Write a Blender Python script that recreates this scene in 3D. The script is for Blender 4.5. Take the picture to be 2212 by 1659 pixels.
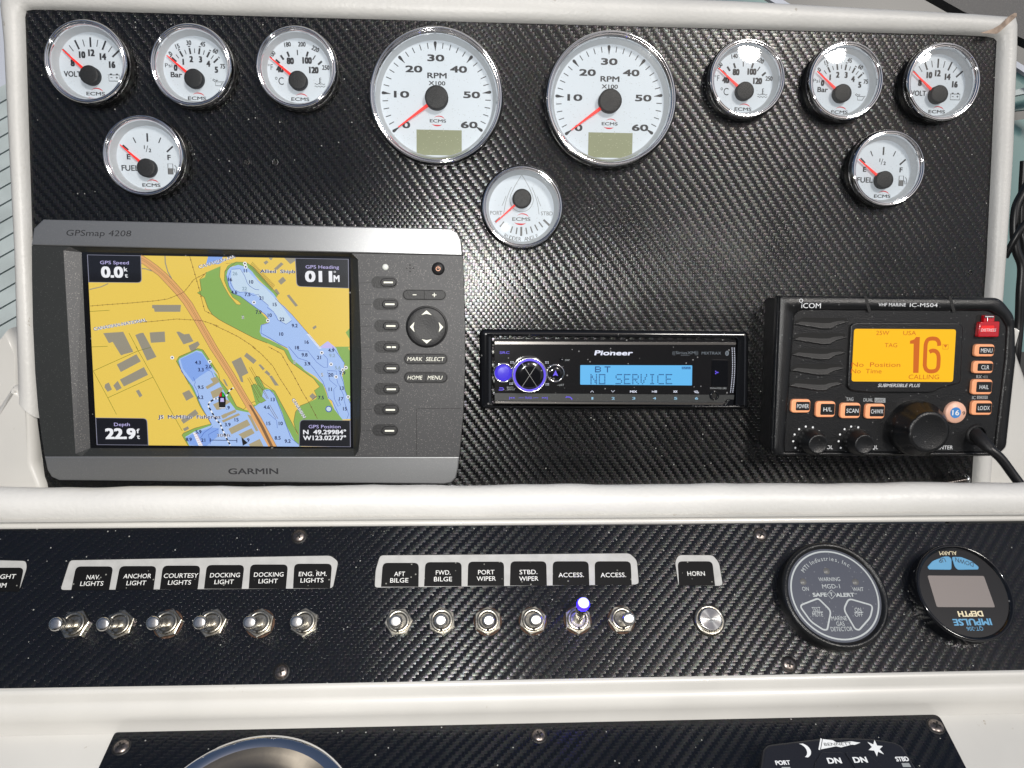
import bpy, math, random
from math import sin, cos, pi, radians, atan2, hypot
from mathutils import Vector, Matrix, geometry
random.seed(4)
S = 0.001                                   # all shapes are given in millimetres
for o in list(bpy.data.objects): bpy.data.objects.remove(o, do_unlink=True)
scn = bpy.context.scene
COL = scn.collection

# ------------------------------------------------------------------ camera
PITCH = 35.0
CAMLOC = Vector((0, 0, 1.45))
cam_d = bpy.data.cameras.new('camera'); cam = bpy.data.objects.new('camera', cam_d); COL.objects.link(cam)
cam.location = CAMLOC; cam.rotation_euler = (radians(90 - PITCH), 0, 0)
cam_d.sensor_width = 36; cam_d.lens = 27.03; cam_d.clip_start = 0.01; cam_d.clip_end = 200
scn.camera = cam
# ------------------------------------------------------------------ sky, daylight, flash
SUN_EL, SUN_AZ = 50.0, 36.0                 # azimuth measured from behind the viewer towards the right
w = bpy.data.worlds.new('World'); scn.world = w; w.use_nodes = True
nt = w.node_tree; bg = nt.nodes['Background']
sky = nt.nodes.new('ShaderNodeTexSky'); sky.sky_type = 'NISHITA'; sky.sun_disc = False
sky.sun_elevation = radians(SUN_EL); sky.sun_rotation = radians(180 - SUN_AZ)
nt.links.new(sky.outputs[0], bg.inputs[0]); sky.ozone_density = .4; sky.dust_density = 2.5; bg.inputs[1].default_value = 0.06
sd = bpy.data.lights.new('sun', 'SUN'); sd.energy = 1.7; sd.angle = radians(10); sd.color = (1, .96, .9)
so = bpy.data.objects.new('sun', sd); COL.objects.link(so)
sv = Vector((sin(radians(SUN_AZ)) * cos(radians(SUN_EL)), -cos(radians(SUN_AZ)) * cos(radians(SUN_EL)), sin(radians(SUN_EL))))
so.rotation_euler = sv.to_track_quat('Z', 'Y').to_euler(); so.location = sv * 3
fd = bpy.data.lights.new('phone_flash', 'POINT'); fd.energy = 9.0; fd.shadow_soft_size = 0.006; fd.color = (1, .98, .94)
fo = bpy.data.objects.new('phone_flash', fd); COL.objects.link(fo); fo.location = CAMLOC + Vector((-.012, 0, .012))
scn.view_settings.view_transform = 'Standard'; scn.view_settings.look = 'None'
scn.view_settings.exposure = 0.06; scn.view_settings.gamma = 1.0
scn.cycles.max_bounces = 8; scn.cycles.transparent_max_bounces = 12

# ------------------------------------------------------------------ frames: real planes of the console
CX, CY, FL = 1106.0, 829.5, 1661.0
R_ = Vector((1, 0, 0)); FW = Vector((0, cos(radians(PITCH)), -sin(radians(PITCH)))); UP = Vector((0, sin(radians(PITCH)), cos(radians(PITCH))))
def cw(x, y, z): return R_ * x - UP * y + FW * z
def ray(px, py): return cw((px - CX) / FL, (py - CY) / FL, 1.0)
EX0 = cw(30600, 56, 1661).normalized()
class Frame:
    def __init__(s, foot_y, at, depth):
        fx = -(56 * foot_y + 1661 ** 2) / 30600
        s.n = -cw(fx, foot_y, FL).normalized()
        s.ex = (EX0 - s.n * EX0.dot(s.n)).normalized(); s.ey = s.n.cross(s.ex)
        s.o = CAMLOC + ray(*at) * depth
    def uv(s, px, py, h=0):
        d = ray(px, py); t = ((s.o + s.n * (h * S) - CAMLOC).dot(s.n)) / d.dot(s.n)
        p = CAMLOC + d * t - s.o
        return (p.dot(s.ex) / S, p.dot(s.ey) / S)
    def scale(s, px, py, h=0):
        a = s.uv(px - 2, py, h); b = s.uv(px + 2, py, h); c = s.uv(px, py - 2, h); d = s.uv(px, py + 2, h)
        return (hypot(b[0] - a[0], b[1] - a[1]) / 4, hypot(d[0] - c[0], d[1] - c[1]) / 4)
    def mat(s, u, v, h):
        p = s.o + (s.ex * u + s.ey * v + s.n * h) * S
        m = Matrix.Identity(4)
        for i in range(3): m[i][0] = s.ex[i]; m[i][1] = s.ey[i]; m[i][2] = s.n[i]; m[i][3] = p[i]
        return m
    def vh(s, px, py, depth):                # point on a ray at a depth -> (u, v, h)
        p = CAMLOC + ray(px, py) * depth - s.o
        return p.dot(s.ex) / S, p.dot(s.ey) / S, p.dot(s.n) / S
A = Frame(-212, (1106, 829.5), .570)
B = Frame(940, (1106, 1340), .485)
C = Frame(2450, (1106, 1562), .470)
def Z(x0, y0, k): return lambda x, y: (x0 / 1.73599 + x / (k * 1.73599), y0 / 1.73599 + y / (k * 1.73599))

# ------------------------------------------------------------------ materials
def lin(c): return tuple(((v / 255) / 12.92 if v / 255 <= .04045 else ((v / 255 + .055) / 1.055) ** 2.4) for v in c) + (1,)
MATS = {}
def nd(t, kind, **kw):
    n = t.nodes.new(kind)
    for k, v in kw.items(): setattr(n, k, v)
    return n
def mat(name, col, rough=.5, metal=0, spec=.5, bump=None, speck=None, coat=0, emis=None, vary=None, dirt=None):
    m = bpy.data.materials.new(name); m.use_nodes = True; t = m.node_tree; b = t.nodes['Principled BSDF']
    c = col if len(col) == 4 else tuple(col) + (1,)
    b.inputs['Base Color'].default_value = c; b.inputs['Roughness'].default_value = rough
    b.inputs['Metallic'].default_value = metal; b.inputs['Specular IOR Level'].default_value = spec
    b.inputs['Coat Weight'].default_value = coat; b.inputs['Coat Roughness'].default_value = .05
    if emis: b.inputs['Emission Color'].default_value = emis[0]; b.inputs['Emission Strength'].default_value = emis[1]
    tc = nd(t, 'ShaderNodeTexCoord')
    last = None
    if vary:                                  # (scale, amount) mottling
        n = nd(t, 'ShaderNodeTexNoise'); n.inputs['Scale'].default_value = vary[0]; n.inputs['Detail'].default_value = 6
        t.links.new(tc.outputs['Object'], n.inputs['Vector'])
        mx = nd(t, 'ShaderNodeMix', data_type='RGBA'); mr = nd(t, 'ShaderNodeMapRange')
        mr.inputs[1].default_value = .35; mr.inputs[2].default_value = .65
        t.links.new(n.outputs[0], mr.inputs[0]); t.links.new(mr.outputs[0], mx.inputs[0])
        mx.inputs[6].default_value = c; mx.inputs[7].default_value = tuple(x * (1 - vary[1]) for x in c[:3]) + (1,)
        last = mx.outputs[2]; t.links.new(last, b.inputs['Base Color'])
        rr = nd(t, 'ShaderNodeMapRange'); rr.inputs[3].default_value = rough * .8; rr.inputs[4].default_value = min(1, rough * 1.25)
        t.links.new(n.outputs[0], rr.inputs[0]); t.links.new(rr.outputs[0], b.inputs['Roughness'])
    if dirt:                                  # (scale, threshold, colour) small spots of grime
        n = nd(t, 'ShaderNodeTexNoise'); n.inputs['Scale'].default_value = dirt[0]; n.inputs['Detail'].default_value = 8; n.inputs['Roughness'].default_value = .7
        t.links.new(tc.outputs['Object'], n.inputs['Vector'])
        mr = nd(t, 'ShaderNodeMapRange'); mr.inputs[1].default_value = dirt[1]; mr.inputs[2].default_value = dirt[1] + .06
        mx = nd(t, 'ShaderNodeMix', data_type='RGBA'); t.links.new(n.outputs[0], mr.inputs[0]); t.links.new(mr.outputs[0], mx.inputs[0])
        if last: t.links.new(last, mx.inputs[6])
        else: mx.inputs[6].default_value = c
        mx.inputs[7].default_value = tuple(dirt[2]) + (1,); t.links.new(mx.outputs[2], b.inputs['Base Color']); last = mx.outputs[2]
    if speck:                                 # (scale, colour, density) flakes / dust
        v = nd(t, 'ShaderNodeTexVoronoi'); v.inputs['Scale'].default_value = speck[0]
        t.links.new(tc.outputs['Object'], v.inputs['Vector'])
        sp = nd(t, 'ShaderNodeSeparateColor'); t.links.new(v.outputs['Color'], sp.inputs[0])
        g = nd(t, 'ShaderNodeMath', operation='GREATER_THAN'); g.inputs[1].default_value = 1 - speck[2]
        t.links.new(sp.outputs[0], g.inputs[0])
        l = nd(t, 'ShaderNodeMath', operation='LESS_THAN'); l.inputs[1].default_value = .35; t.links.new(v.outputs['Distance'], l.inputs[0])
        a = nd(t, 'ShaderNodeMath', operation='MULTIPLY'); t.links.new(g.outputs[0], a.inputs[0]); t.links.new(l.outputs[0], a.inputs[1])
        mx = nd(t, 'ShaderNodeMix', data_type='RGBA'); t.links.new(a.outputs[0], mx.inputs[0])
        if last: t.links.new(last, mx.inputs[6])
        else: mx.inputs[6].default_value = c
        mx.inputs[7].default_value = tuple(speck[1]) + (1,); t.links.new(mx.outputs[2], b.inputs['Base Color'])
    if bump:                                  # (scale, strength)
        n = nd(t, 'ShaderNodeTexNoise'); n.inputs['Scale'].default_value = bump[0]; n.inputs['Detail'].default_value = 4
        t.links.new(tc.outputs['Object'], n.inputs['Vector'])
        bp = nd(t, 'ShaderNodeBump'); bp.inputs['Strength'].default_value = bump[1]; bp.inputs['Distance'].default_value = .0006
        t.links.new(n.outputs[0], bp.inputs['Height']); t.links.new(bp.outputs[0], b.inputs['Normal'])
    MATS[name] = m; return m
def emi(name, rgb, k=.9):
    m = bpy.data.materials.new(name); m.use_nodes = True; t = m.node_tree; b = t.nodes['Principled BSDF']
    c = lin(rgb); b.inputs['Base Color'].default_value = (.01, .01, .01, 1); b.inputs['Roughness'].default_value = .35
    b.inputs['Specular IOR Level'].default_value = .3
    b.inputs['Emission Color'].default_value = c; b.inputs['Emission Strength'].default_value = k
    MATS[name] = m; return m

def carbon(name, sign, cu, cv, base=(.0038, .004, .0044), rough=.21):
    m = bpy.data.materials.new(name); m.use_nodes = True; t = m.node_tree; b = t.nodes['Principled BSDF']
    uv = nd(t, 'ShaderNodeUVMap'); uv.uv_map = 'UVMap'
    wn = nd(t, 'ShaderNodeTexNoise'); wn.inputs['Scale'].default_value = 9; t.links.new(uv.outputs[0], wn.inputs['Vector'])
    wm = nd(t, 'ShaderNodeVectorMath', operation='MULTIPLY_ADD'); wm.inputs[1].default_value = (.006, .006, 0)
    t.links.new(wn.outputs['Color'], wm.inputs[0]); t.links.new(uv.outputs[0], wm.inputs[2])
    sx = nd(t, 'ShaderNodeSeparateXYZ'); t.links.new(wm.outputs[0], sx.inputs[0])
    def M(op, a, bb=None, c=None):
        n = nd(t, 'ShaderNodeMath', operation=op)
        for i, x in enumerate((a, bb, c)):
            if x is None: continue
            if isinstance(x, (int, float)): n.inputs[i].default_value = x
            else: t.links.new(x, n.inputs[i])
        return n.outputs[0]
    U = M('DIVIDE', sx.outputs[0], cu * S); V = M('DIVIDE', sx.outputs[1], cv * S)
    i = M('FLOOR', U); j = M('FLOOR', V); fu = M('FRACT', U); fv = M('FRACT', V)
    q = M('ADD', M('MULTIPLY', i, 1), M('MULTIPLY', j, -sign)); q = M('FLOORED_MODULO', q, 4)
    mask = M('LESS_THAN', q, 1.5)             # 1 = weft float on top, 0 = warp float on top
    hu = M('SINE', M('MULTIPLY', fu, pi)); hv = M('SINE', M('MULTIPLY', fv, pi))
    # float profile along its own length (two cells long)
    par = M('FLOORED_MODULO', q, 2)
    lw = M('SINE', M('MULTIPLY', M('MULTIPLY', M('ADD', fu, par), .5), pi))
    lp = M('SINE', M('MULTIPLY', M('MULTIPLY', M('ADD', fv, M('SUBTRACT', 1, par)), .5), pi))
    weft = M('ADD', M('POWER', hv, .5), M('MULTIPLY', lw, .7)); warp = M('ADD', M('POWER', hu, .5), M('MULTIPLY', lp, .7))
    mix = nd(t, 'ShaderNodeMix', data_type='FLOAT'); t.links.new(mask, mix.inputs[0]); t.links.new(warp, mix.inputs[2]); t.links.new(weft, mix.inputs[3])
    fine = nd(t, 'ShaderNodeTexNoise'); fine.inputs['Scale'].default_value = 2600; fine.inputs['Detail'].default_value = 2
    t.links.new(uv.outputs[0], fine.inputs['Vector'])
    hh = M('ADD', mix.outputs[0], M('MULTIPLY', fine.outputs[0], .45))
    bp = nd(t, 'ShaderNodeBump'); bp.inputs['Strength'].default_value = .4; bp.inputs['Distance'].default_value = .00016
    t.links.new(hh, bp.inputs['Height']); t.links.new(bp.outputs[0], b.inputs['Normal'])
    tg = nd(t, 'ShaderNodeTangent', direction_type='UV_MAP'); tg.uv_map = 'UVMap'; t.links.new(tg.outputs[0], b.inputs['Tangent'])
    b.inputs['Anisotropic'].default_value = .9; b.inputs['Roughness'].default_value = rough
    t.links.new(M('MULTIPLY', mask, .25), b.inputs['Anisotropic Rotation'])
    # tiny interference tint of the film
    vo = nd(t, 'ShaderNodeTexVoronoi'); vo.inputs['Scale'].default_value = 900; t.links.new(uv.outputs[0], vo.inputs['Vector'])
    hs = nd(t, 'ShaderNodeHueSaturation'); hs.inputs['Saturation'].default_value = .55; hs.inputs['Value'].default_value = 1.0; t.links.new(vo.outputs['Color'], hs.inputs['Color'])
    mx = nd(t, 'ShaderNodeMix', data_type='RGBA'); mx.inputs[0].default_value = .35; mx.inputs[6].default_value = (1, 1, 1, 1); t.links.new(hs.outputs[0], mx.inputs[7])
    t.links.new(mx.outputs[2], b.inputs['Specular Tint'])
    b.inputs['Specular IOR Level'].default_value = .6
    sm = nd(t, 'ShaderNodeTexNoise'); sm.inputs['Scale'].default_value = 14; sm.inputs['Detail'].default_value = 7; sm.inputs['Roughness'].default_value = .65; t.links.new(uv.outputs[0], sm.inputs['Vector'])
    sr = nd(t, 'ShaderNodeMapRange'); sr.inputs[1].default_value = .3; sr.inputs[2].default_value = .7; sr.inputs[3].default_value = rough * .8; sr.inputs[4].default_value = rough * 1.45; t.links.new(sm.outputs[0], sr.inputs[0]); t.links.new(sr.outputs[0], b.inputs['Roughness'])
    # dust
    du = nd(t, 'ShaderNodeTexVoronoi'); du.inputs['Scale'].default_value = 420; t.links.new(uv.outputs[0], du.inputs['Vector'])
    sp = nd(t, 'ShaderNodeSeparateColor'); t.links.new(du.outputs['Color'], sp.inputs[0])
    a = M('MULTIPLY', M('GREATER_THAN', sp.outputs[0], .975), M('LESS_THAN', du.outputs['Distance'], .18))
    mb = nd(t, 'ShaderNodeMix', data_type='RGBA'); mb.inputs[6].default_value = tuple(base) + (1,); mb.inputs[7].default_value = (.3, .3, .28, 1)
    t.links.new(a, mb.inputs[0]); t.links.new(mb.outputs[2], b.inputs['Base Color'])
    MATS[name] = m; return m

carbon('carbon_a', -1, 1.8, 2.35)
carbon('carbon_b', 1, 1.95, 2.0, base=(.0042, .0048, .0065))
mat('vinyl', (.60, .595, .575), .42, bump=(380, .45), vary=(14, .10), dirt=(60, .665, (.30, .26, .2)))
mat('vinyl_roll', (.67, .665, .645), .40, bump=(260, .55), vary=(9, .08), dirt=(55, .685, (.34, .3, .24)))
mat('gelcoat', (.60, .59, .56), .3, vary=(12, .10), dirt=(70, .675, (.28, .22, .15)), coat=.2)
mat('grime', (.42, .32, .25), .7, vary=(200, .5))
mat('chrome', (.80, .80, .81), .06, 1)
mat('chrome_worn', (.52, .49, .42), .28, 1, vary=(500, .5), bump=(500, .12))
mat('steel_lever', (.78, .76, .73), .25, 1, vary=(300, .3))
mat('rust', (.09, .045, .025), .8, vary=(900, .6))
mat('screw_steel', (.30, .26, .24), .35, 1, vary=(900, .5))
mat('steel_bright', (.75, .75, .74), .2, 1)
mat('dial', (.56, .61, .665), .6, speck=(1500, (.35, .36, .36), .04))
mat('dial_wall', (.46, .48, .50), .6)
mat('print_black', (.02, .02, .024), .6)
mat('print_grey', (.13, .13, .13), .6)
mat('print_red', (.55, .02, .03), .6)
mat('needle', (.95, .03, .02), .45, emis=((1, .02, .01, 1), .12))
mat('hub', (.010, .010, .010), .55, bump=(900, .35), vary=(700, .4))
mat('housing', (.005, .005, .0055), .45)
mat('lcd', (.21, .225, .13), .35, speck=(1400, (.4, .42, .3), .06))
mat('silver', (.30, .305, .31), .34, .75, speck=(2600, (.42, .42, .42), .15), bump=(2500, .08))
mat('gps_grey', (.055, .055, .057), .5, .35, speck=(2400, (.30, .29, .27), .10), bump=(2200, .15))
mat('gps_dark', (.020, .022, .022), .5, speck=(2400, (.12, .12, .12), .05))
mat('silver_print', (.02, .02, .024), .5)
mat('rubber', (.008, .008, .009), .5, bump=(900, .3))
mat('hole_dark', (.004, .004, .004), .8)  # near-black: shade of holes, slots and seams put into colour
mat('key_print', (.78, .78, .68), .5)
mat('led_off', (.72, .74, .70), .25, coat=.5)
mat('gloss_black', (.006, .0065, .008), .10, spec=.5, coat=.15, speck=(420, (.16, .16, .16), .02))
mat('piano', (.010, .010, .011), .14, spec=.6, coat=.5, speck=(600, (.2, .2, .2), .03))
mat('satin_black', (.0075, .008, .009), .30, bump=(1500, .35), vary=(30, .3), speck=(700, (.10, .10, .10), .03))
mat('black_matte', (.005, .005, .0055), .55, bump=(1200, .4))
mat('white_print', (.72, .74, .76), .5)
mat('grey_print', (.28, .30, .31), .5)
mat('orange_key', (.85, .36, .18), .4, emis=((1, .35, .15, 1), .10))
mat('peach_key', (.80, .47, .35), .4)
mat('blue_disc', (.05, .22, .55), .4)
mat('red_clear', (.42, .002, .008), .12, coat=.8, emis=((1, 0, .01, 1), .03))
mat('red_key', (.75, .02, .02), .3, emis=((1, .02, .01, 1), .1))
mat('label_white', (.43, .43, .42), .45, vary=(120, .15))
mat('label_black', (.004, .004, .0045), .55, spec=.15, speck=(700, (.2, .2, .18), .04))
mat('label_text', (.74, .74, .72), .5)
mat('mti_face', (.045, .052, .075), .42, speck=(900, (.12, .13, .15), .06))
mat('mti_line', (.38, .41, .42), .5)
mat('mti_lamp', (.12, .12, .12), .4)
mat('imp_face', (.006, .006, .007), .3)
mat('imp_blue', (.10, .30, .50), .5)
mat('imp_cream', (.70, .62, .42), .5)
mat('imp_lcd', (.22, .195, .185), .25)
mat('pad_black', (.008, .009, .014), .45, bump=(900, .2))
mat('brushed', (.20, .18, .15), .42, 1, vary=(60, .4))
mat('cable', (.006, .006, .007), .38)
mat('teal_glass', (.16, .30, .30), .12, coat=.5)
mat('slat', (.58, .66, .66), .5, vary=(20, .2))
mat('slat_gap', (.62, .66, .74), .6)
mat('dark_frame', (.012, .014, .014), .35)
mat('deck', (.22, .21, .19), .6, vary=(3, .1))
for n_, c_, k_ in (('m_land', (246, 211, 94), .88), ('m_green', (146, 187, 96), .85), ('m_shallow', (140, 176, 246), .88), ('m_water', (172, 200, 248), .92),
                   ('m_deep', (205, 226, 246), .9), ('m_line', (50, 84, 190), .8), ('m_brown', (130, 88, 50), .7), ('m_olive', (120, 130, 20), .7),
                   ('m_road', (238, 178, 112), .88), ('m_roaddark', (140, 105, 75), .8), ('m_bld', (166, 158, 140), .8), ('m_dock', (186, 172, 136), .85),
                   ('m_ink', (20, 30, 90), .8), ('m_box', (4, 8, 24), .8), ('m_boxline', (150, 150, 170), .8), ('m_white', (245, 245, 250), .95), ('m_lilac', (205, 195, 250), .9),
                   ('m_black', (20, 20, 24), .6), ('m_red', (220, 40, 30), .9), ('m_grn', (30, 190, 60), .9), ('m_fade', (150, 175, 195), .85), ('m_black2', (2, 2, 4), .4),
                   ('r_lcd', (255, 192, 0), .97), ('r_ink', (214, 104, 10), .9), ('p_lcd', (96, 184, 240), .95), ('p_ink', (24, 88, 150), .8),
                   ('p_blue', (104, 84, 240), 1.0), ('p_blue2', (74, 56, 232), .9), ('p_white', (235, 238, 255), .95), ('p_dim', (150, 160, 170), .5), ('p_digit', (150, 200, 230), .9)):
    emi(n_, c_, k_)
led = emi('led_blue', (150, 150, 255), 14); led.node_tree.nodes['Principled BSDF'].inputs['Emission Color'].default_value = (.010, .003, 1, 1)
led = emi('led_core', (150, 150, 255), 4); led.node_tree.nodes['Principled BSDF'].inputs['Emission Color'].default_value = (.28, .28, 1, 1)
for nm_, c_, ro_ in (('spun_steel', (.62, .62, .61), .22), ('spun_dark', (.26, .23, .19), .34)):
    mm_ = mat(nm_, c_, ro_, 1, vary=(300, .15)); t = mm_.node_tree; tg = nd(t, 'ShaderNodeTangent', direction_type='RADIAL', axis='Z'); b_ = t.nodes['Principled BSDF']; t.links.new(tg.outputs[0], b_.inputs['Tangent']); b_.inputs['Anisotropic'].default_value = .85
mat('strip_metal', (.38, .36, .34), .25, 1)
# clear cover glass
g = bpy.data.materials.new('glass'); g.use_nodes = True; t = g.node_tree; t.nodes.clear()
out = nd(t, 'ShaderNodeOutputMaterial'); mxs = nd(t, 'ShaderNodeMixShader'); tr = nd(t, 'ShaderNodeBsdfTransparent'); gl = nd(t, 'ShaderNodeBsdfGlossy'); fr = nd(t, 'ShaderNodeFresnel')
gl.inputs['Roughness'].default_value = .045; fr.inputs[0].default_value = 1.45; tr.inputs[0].default_value = (.97, .98, .98, 1)
t.links.new(fr.outputs[0], mxs.inputs[0]); t.links.new(tr.outputs[0], mxs.inputs[1]); t.links.new(gl.outputs[0], mxs.inputs[2]); t.links.new(mxs.outputs[0], out.inputs[0]); MATS['glass'] = g

# ------------------------------------------------------------------ mesh building
_tc = {}
def glyphs(s, bold=0.0, res=3):
    k = (s, bold, res)
    if k in _tc: return _tc[k]
    cu = bpy.data.curves.new('t', 'FONT'); cu.body = s; cu.size = 1; cu.offset = bold; cu.resolution_u = res; cu.fill_mode = 'FRONT'
    ob = bpy.data.objects.new('t', cu); me = bpy.data.meshes.new_from_object(ob)
    vs = [(v.co.x, v.co.y) for v in me.vertices]; fs = [tuple(p.vertices) for p in me.polygons]
    bpy.data.objects.remove(ob); bpy.data.curves.remove(cu); bpy.data.meshes.remove(me)
    _tc[k] = (vs, fs); return _tc[k]
_v, _f = glyphs('H'); CAP = max(v[1] for v in _v)
class MB:
    def __init__(s): s.v = []; s.f = []; s.m = []; s.sm = []; s.names = []; s.uv = {}
    def mi(s, name):
        if name not in s.names: s.names.append(name)
        return s.names.index(name)
    def add(s, vs, fs, m, smooth=False):
        o = len(s.v); s.v += [tuple(v) for v in vs]; k = s.mi(m)
        for f in fs: s.f.append(tuple(o + i for i in f)); s.m.append(k); s.sm.append(smooth)
    def poly(s, pts, z, m):
        pts = [tuple(p[:2]) for p in pts]
        if len(pts) < 3: return
        tri = geometry.tessellate_polygon([[Vector((x, y, 0)) for x, y in pts]])
        fs = []
        for a, b, c in tri:
            ar = (pts[b][0] - pts[a][0]) * (pts[c][1] - pts[a][1]) - (pts[c][0] - pts[a][0]) * (pts[b][1] - pts[a][1])
            fs.append((a, b, c) if ar > 0 else (a, c, b))
        s.add([(x, y, z) for x, y in pts], fs, m)
    def ribbon(s, pts, wd, z, m, closed=False):
        n = len(pts)
        if n < 2: return
        L = []; Rr = []
        for i in range(n):
            a = pts[i - 1] if (i > 0 or closed) else pts[i]; b = pts[(i + 1) % n] if (i < n - 1 or closed) else pts[i]
            dx, dy = b[0] - a[0], b[1] - a[1]; l = hypot(dx, dy) or 1; nx, ny = -dy / l * wd / 2, dx / l * wd / 2
            L.append((pts[i][0] + nx, pts[i][1] + ny, z)); Rr.append((pts[i][0] - nx, pts[i][1] - ny, z))
        fs = []
        for i in range(n if closed else n - 1):
            j = (i + 1) % n; fs.append((i, n + i, n + j, j))
        s.add(L + Rr, fs, m)
    def disc(s, x, y, r, z, m, seg=24, ry=None):
        ry = ry or r
        s.add([(x + r * cos(2 * pi * i / seg), y + ry * sin(2 * pi * i / seg), z) for i in range(seg)], [tuple(range(seg))], m)
    def ring(s, x, y, r0, r1, z, m, seg=48, a0=0, a1=2 * pi):
        full = abs(a1 - a0 - 2 * pi) < 1e-6; n = seg if full else seg + 1
        vs = []
        for i in range(n):
            a = a0 + (a1 - a0) * i / seg; vs += [(x + r0 * cos(a), y + r0 * sin(a), z), (x + r1 * cos(a), y + r1 * sin(a), z)]
        fs = []
        for i in range(seg):
            j = (i + 1) % n; fs.append((2 * i, 2 * i + 1, 2 * j + 1, 2 * j))
        s.add(vs, fs, m)
    def lathe(s, prof, m, seg=64, x=0, y=0, smooth=True, cap=False):
        vs = []; fs = []; n = len(prof)
        for i in range(seg):
            a = 2 * pi * i / seg
            for r, z in prof: vs.append((x + r * cos(a), y + r * sin(a), z))
        for i in range(seg):
            j = (i + 1) % seg
            for k in range(n - 1): fs.append((i * n + k, j * n + k, j * n + k + 1, i * n + k + 1))
        s.add(vs, fs, m, smooth)
        if cap:
            o = len(s.v); r, z = prof[-1]; 
            s.add([(x + r * cos(2 * pi * i / seg), y + r * sin(2 * pi * i / seg), z) for i in range(seg)], [tuple(range(seg))], m)
    def prism(s, pts, z0, z1, m, bev=0, top=None, smooth=False, steps=1):
        # pts counter-clockwise; rounded top edge by inset loops
        if area(pts) < 0: pts = pts[::-1]
        n = len(pts); loops = [(pts, z0)]
        if bev:
            loops.append((pts, z1 - bev))
            for k in range(1, steps + 1):
                a = pi / 2 * k / steps; loops.append((inset(pts, bev * (1 - cos(a))), z1 - bev + bev * sin(a)))
        else: loops.append((pts, z1))
        vs = [];
        for lp, z in loops: vs += [(p[0], p[1], z) for p in lp]
        fs = []
        for k in range(len(loops) - 1):
            for i in range(n):
                j = (i + 1) % n; fs.append((k * n + i, k * n + j, (k + 1) * n + j, (k + 1) * n + i))
        s.add(vs, fs, m, smooth)
        s.poly(loops[-1][0], z1, top or m)
    def tube(s, pts, r, m, seg=12, caps=True, rs=None):
        P = [Vector(p) for p in pts]; n = len(P); vs = []; prev = None
        for i in range(n):
            d = (P[min(i + 1, n - 1)] - P[max(i - 1, 0)]).normalized()
            if prev is None: a = d.orthogonal().normalized()
            else: a = (prev - d * prev.dot(d)).normalized()
            prev = a; b = d.cross(a); rr = rs[i] if rs else r
            for k in range(seg):
                t_ = 2 * pi * k / seg; vs.append(P[i] + (a * cos(t_) + b * sin(t_)) * rr)
        fs = []
        for i in range(n - 1):
            for k in range(seg): j = (k + 1) % seg; fs.append((i * seg + k, i * seg + j, (i + 1) * seg + j, (i + 1) * seg + k))
        s.add(vs, fs, m, True)
        if caps:
            s.add(vs[:seg], [tuple(range(seg))[::-1]], m); s.add(vs[-seg:], [tuple(range(seg))], m)
    def text(s, st, x, y, z, h, m, w=None, rot=0, bold=0.0, shear=0, sx=1, align='c', res=3):
        vs, fs = glyphs(st, 0.0, res)
        if not vs: return
        if bold > 0.026:
            k_ = h / CAP; d_ = bold * k_ * (.95 if h > 6 else .8)
            if w: w = max(w - 2 * d_, w * .5)
            for q, (dx, dy) in enumerate(((-d_, -d_ * .6), (-d_, d_ * .6), (d_, -d_ * .6), (d_, d_ * .6))):
                c_, s_ = cos(rot), sin(rot)
                s.text(st, x + dx * c_ - dy * s_, y + dx * s_ + dy * c_, z + .012 * (q + 1), h - 1.2 * d_, m, w=w, rot=rot, bold=0, shear=shear, sx=sx, align=align, res=res)
            h = h - 1.2 * d_
        x0 = min(v[0] for v in vs); x1 = max(v[0] for v in vs); k = h / CAP
        kx = (w / (x1 - x0)) if w else k * sx
        ox = {'c': (x0 + x1) / 2, 'l': x0, 'r': x1}[align]; c, sn = cos(rot), sin(rot); o = []
        for a, b in vs:
            X = (a - ox) * kx + (b - CAP / 2) * k * shear; Y = (b - CAP / 2) * k
            o.append((x + X * c - Y * sn, y + X * sn + Y * c, z))
        s.add(o, fs, m)
    def build(s, name, parent=None, props=None, uvf=None):
        me = bpy.data.meshes.new(name); me.from_pydata([(a * S, b * S, c * S) for a, b, c in s.v], [], s.f)
        for n_ in s.names: me.materials.append(MATS[n_])
        me.polygons.foreach_set('material_index', s.m); me.polygons.foreach_set('use_smooth', s.sm)
        if uvf:
            ul = me.uv_layers.new(name='UVMap')
            for l in me.loops: ul.data[l.index].uv = uvf(me.vertices[l.vertex_index].co)
        me.update(); o = bpy.data.objects.new(name, me); COL.objects.link(o)
        if parent: o.parent = parent
        if props:
            for k, v in props.items(): o[k] = v
        return o
def area(p): return sum(p[i - 1][0] * p[i][1] - p[i][0] * p[i - 1][1] for i in range(len(p))) / 2
def inset(p, d):
    n = len(p); o = []
    for i in range(n):
        a, b, c = p[i - 1], p[i], p[(i + 1) % n]
        e1 = (b[0] - a[0], b[1] - a[1]); e2 = (c[0] - b[0], c[1] - b[1]); l1 = hypot(*e1) or 1; l2 = hypot(*e2) or 1
        n1 = (-e1[1] / l1, e1[0] / l1); n2 = (-e2[1] / l2, e2[0] / l2); mx, my = n1[0] + n2[0], n1[1] + n2[1]; q = mx * mx + my * my
        k = 2 * d / q if q > .3 else d
        o.append((b[0] + mx * k, b[1] + my * k))
    return o
def rrect(cx, cy, w_, h_, r, seg=5):
    o = []
    for sx_, sy_, a0 in ((1, 1, 0), (-1, 1, pi / 2), (-1, -1, pi), (1, -1, 3 * pi / 2)):
        for i in range(seg + 1):
            a = a0 + pi / 2 * i / seg; o.append((cx + sx_ * (w_ / 2 - r) + r * cos(a), cy + sy_ * (h_ / 2 - r) + r * sin(a)))
    return o
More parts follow.
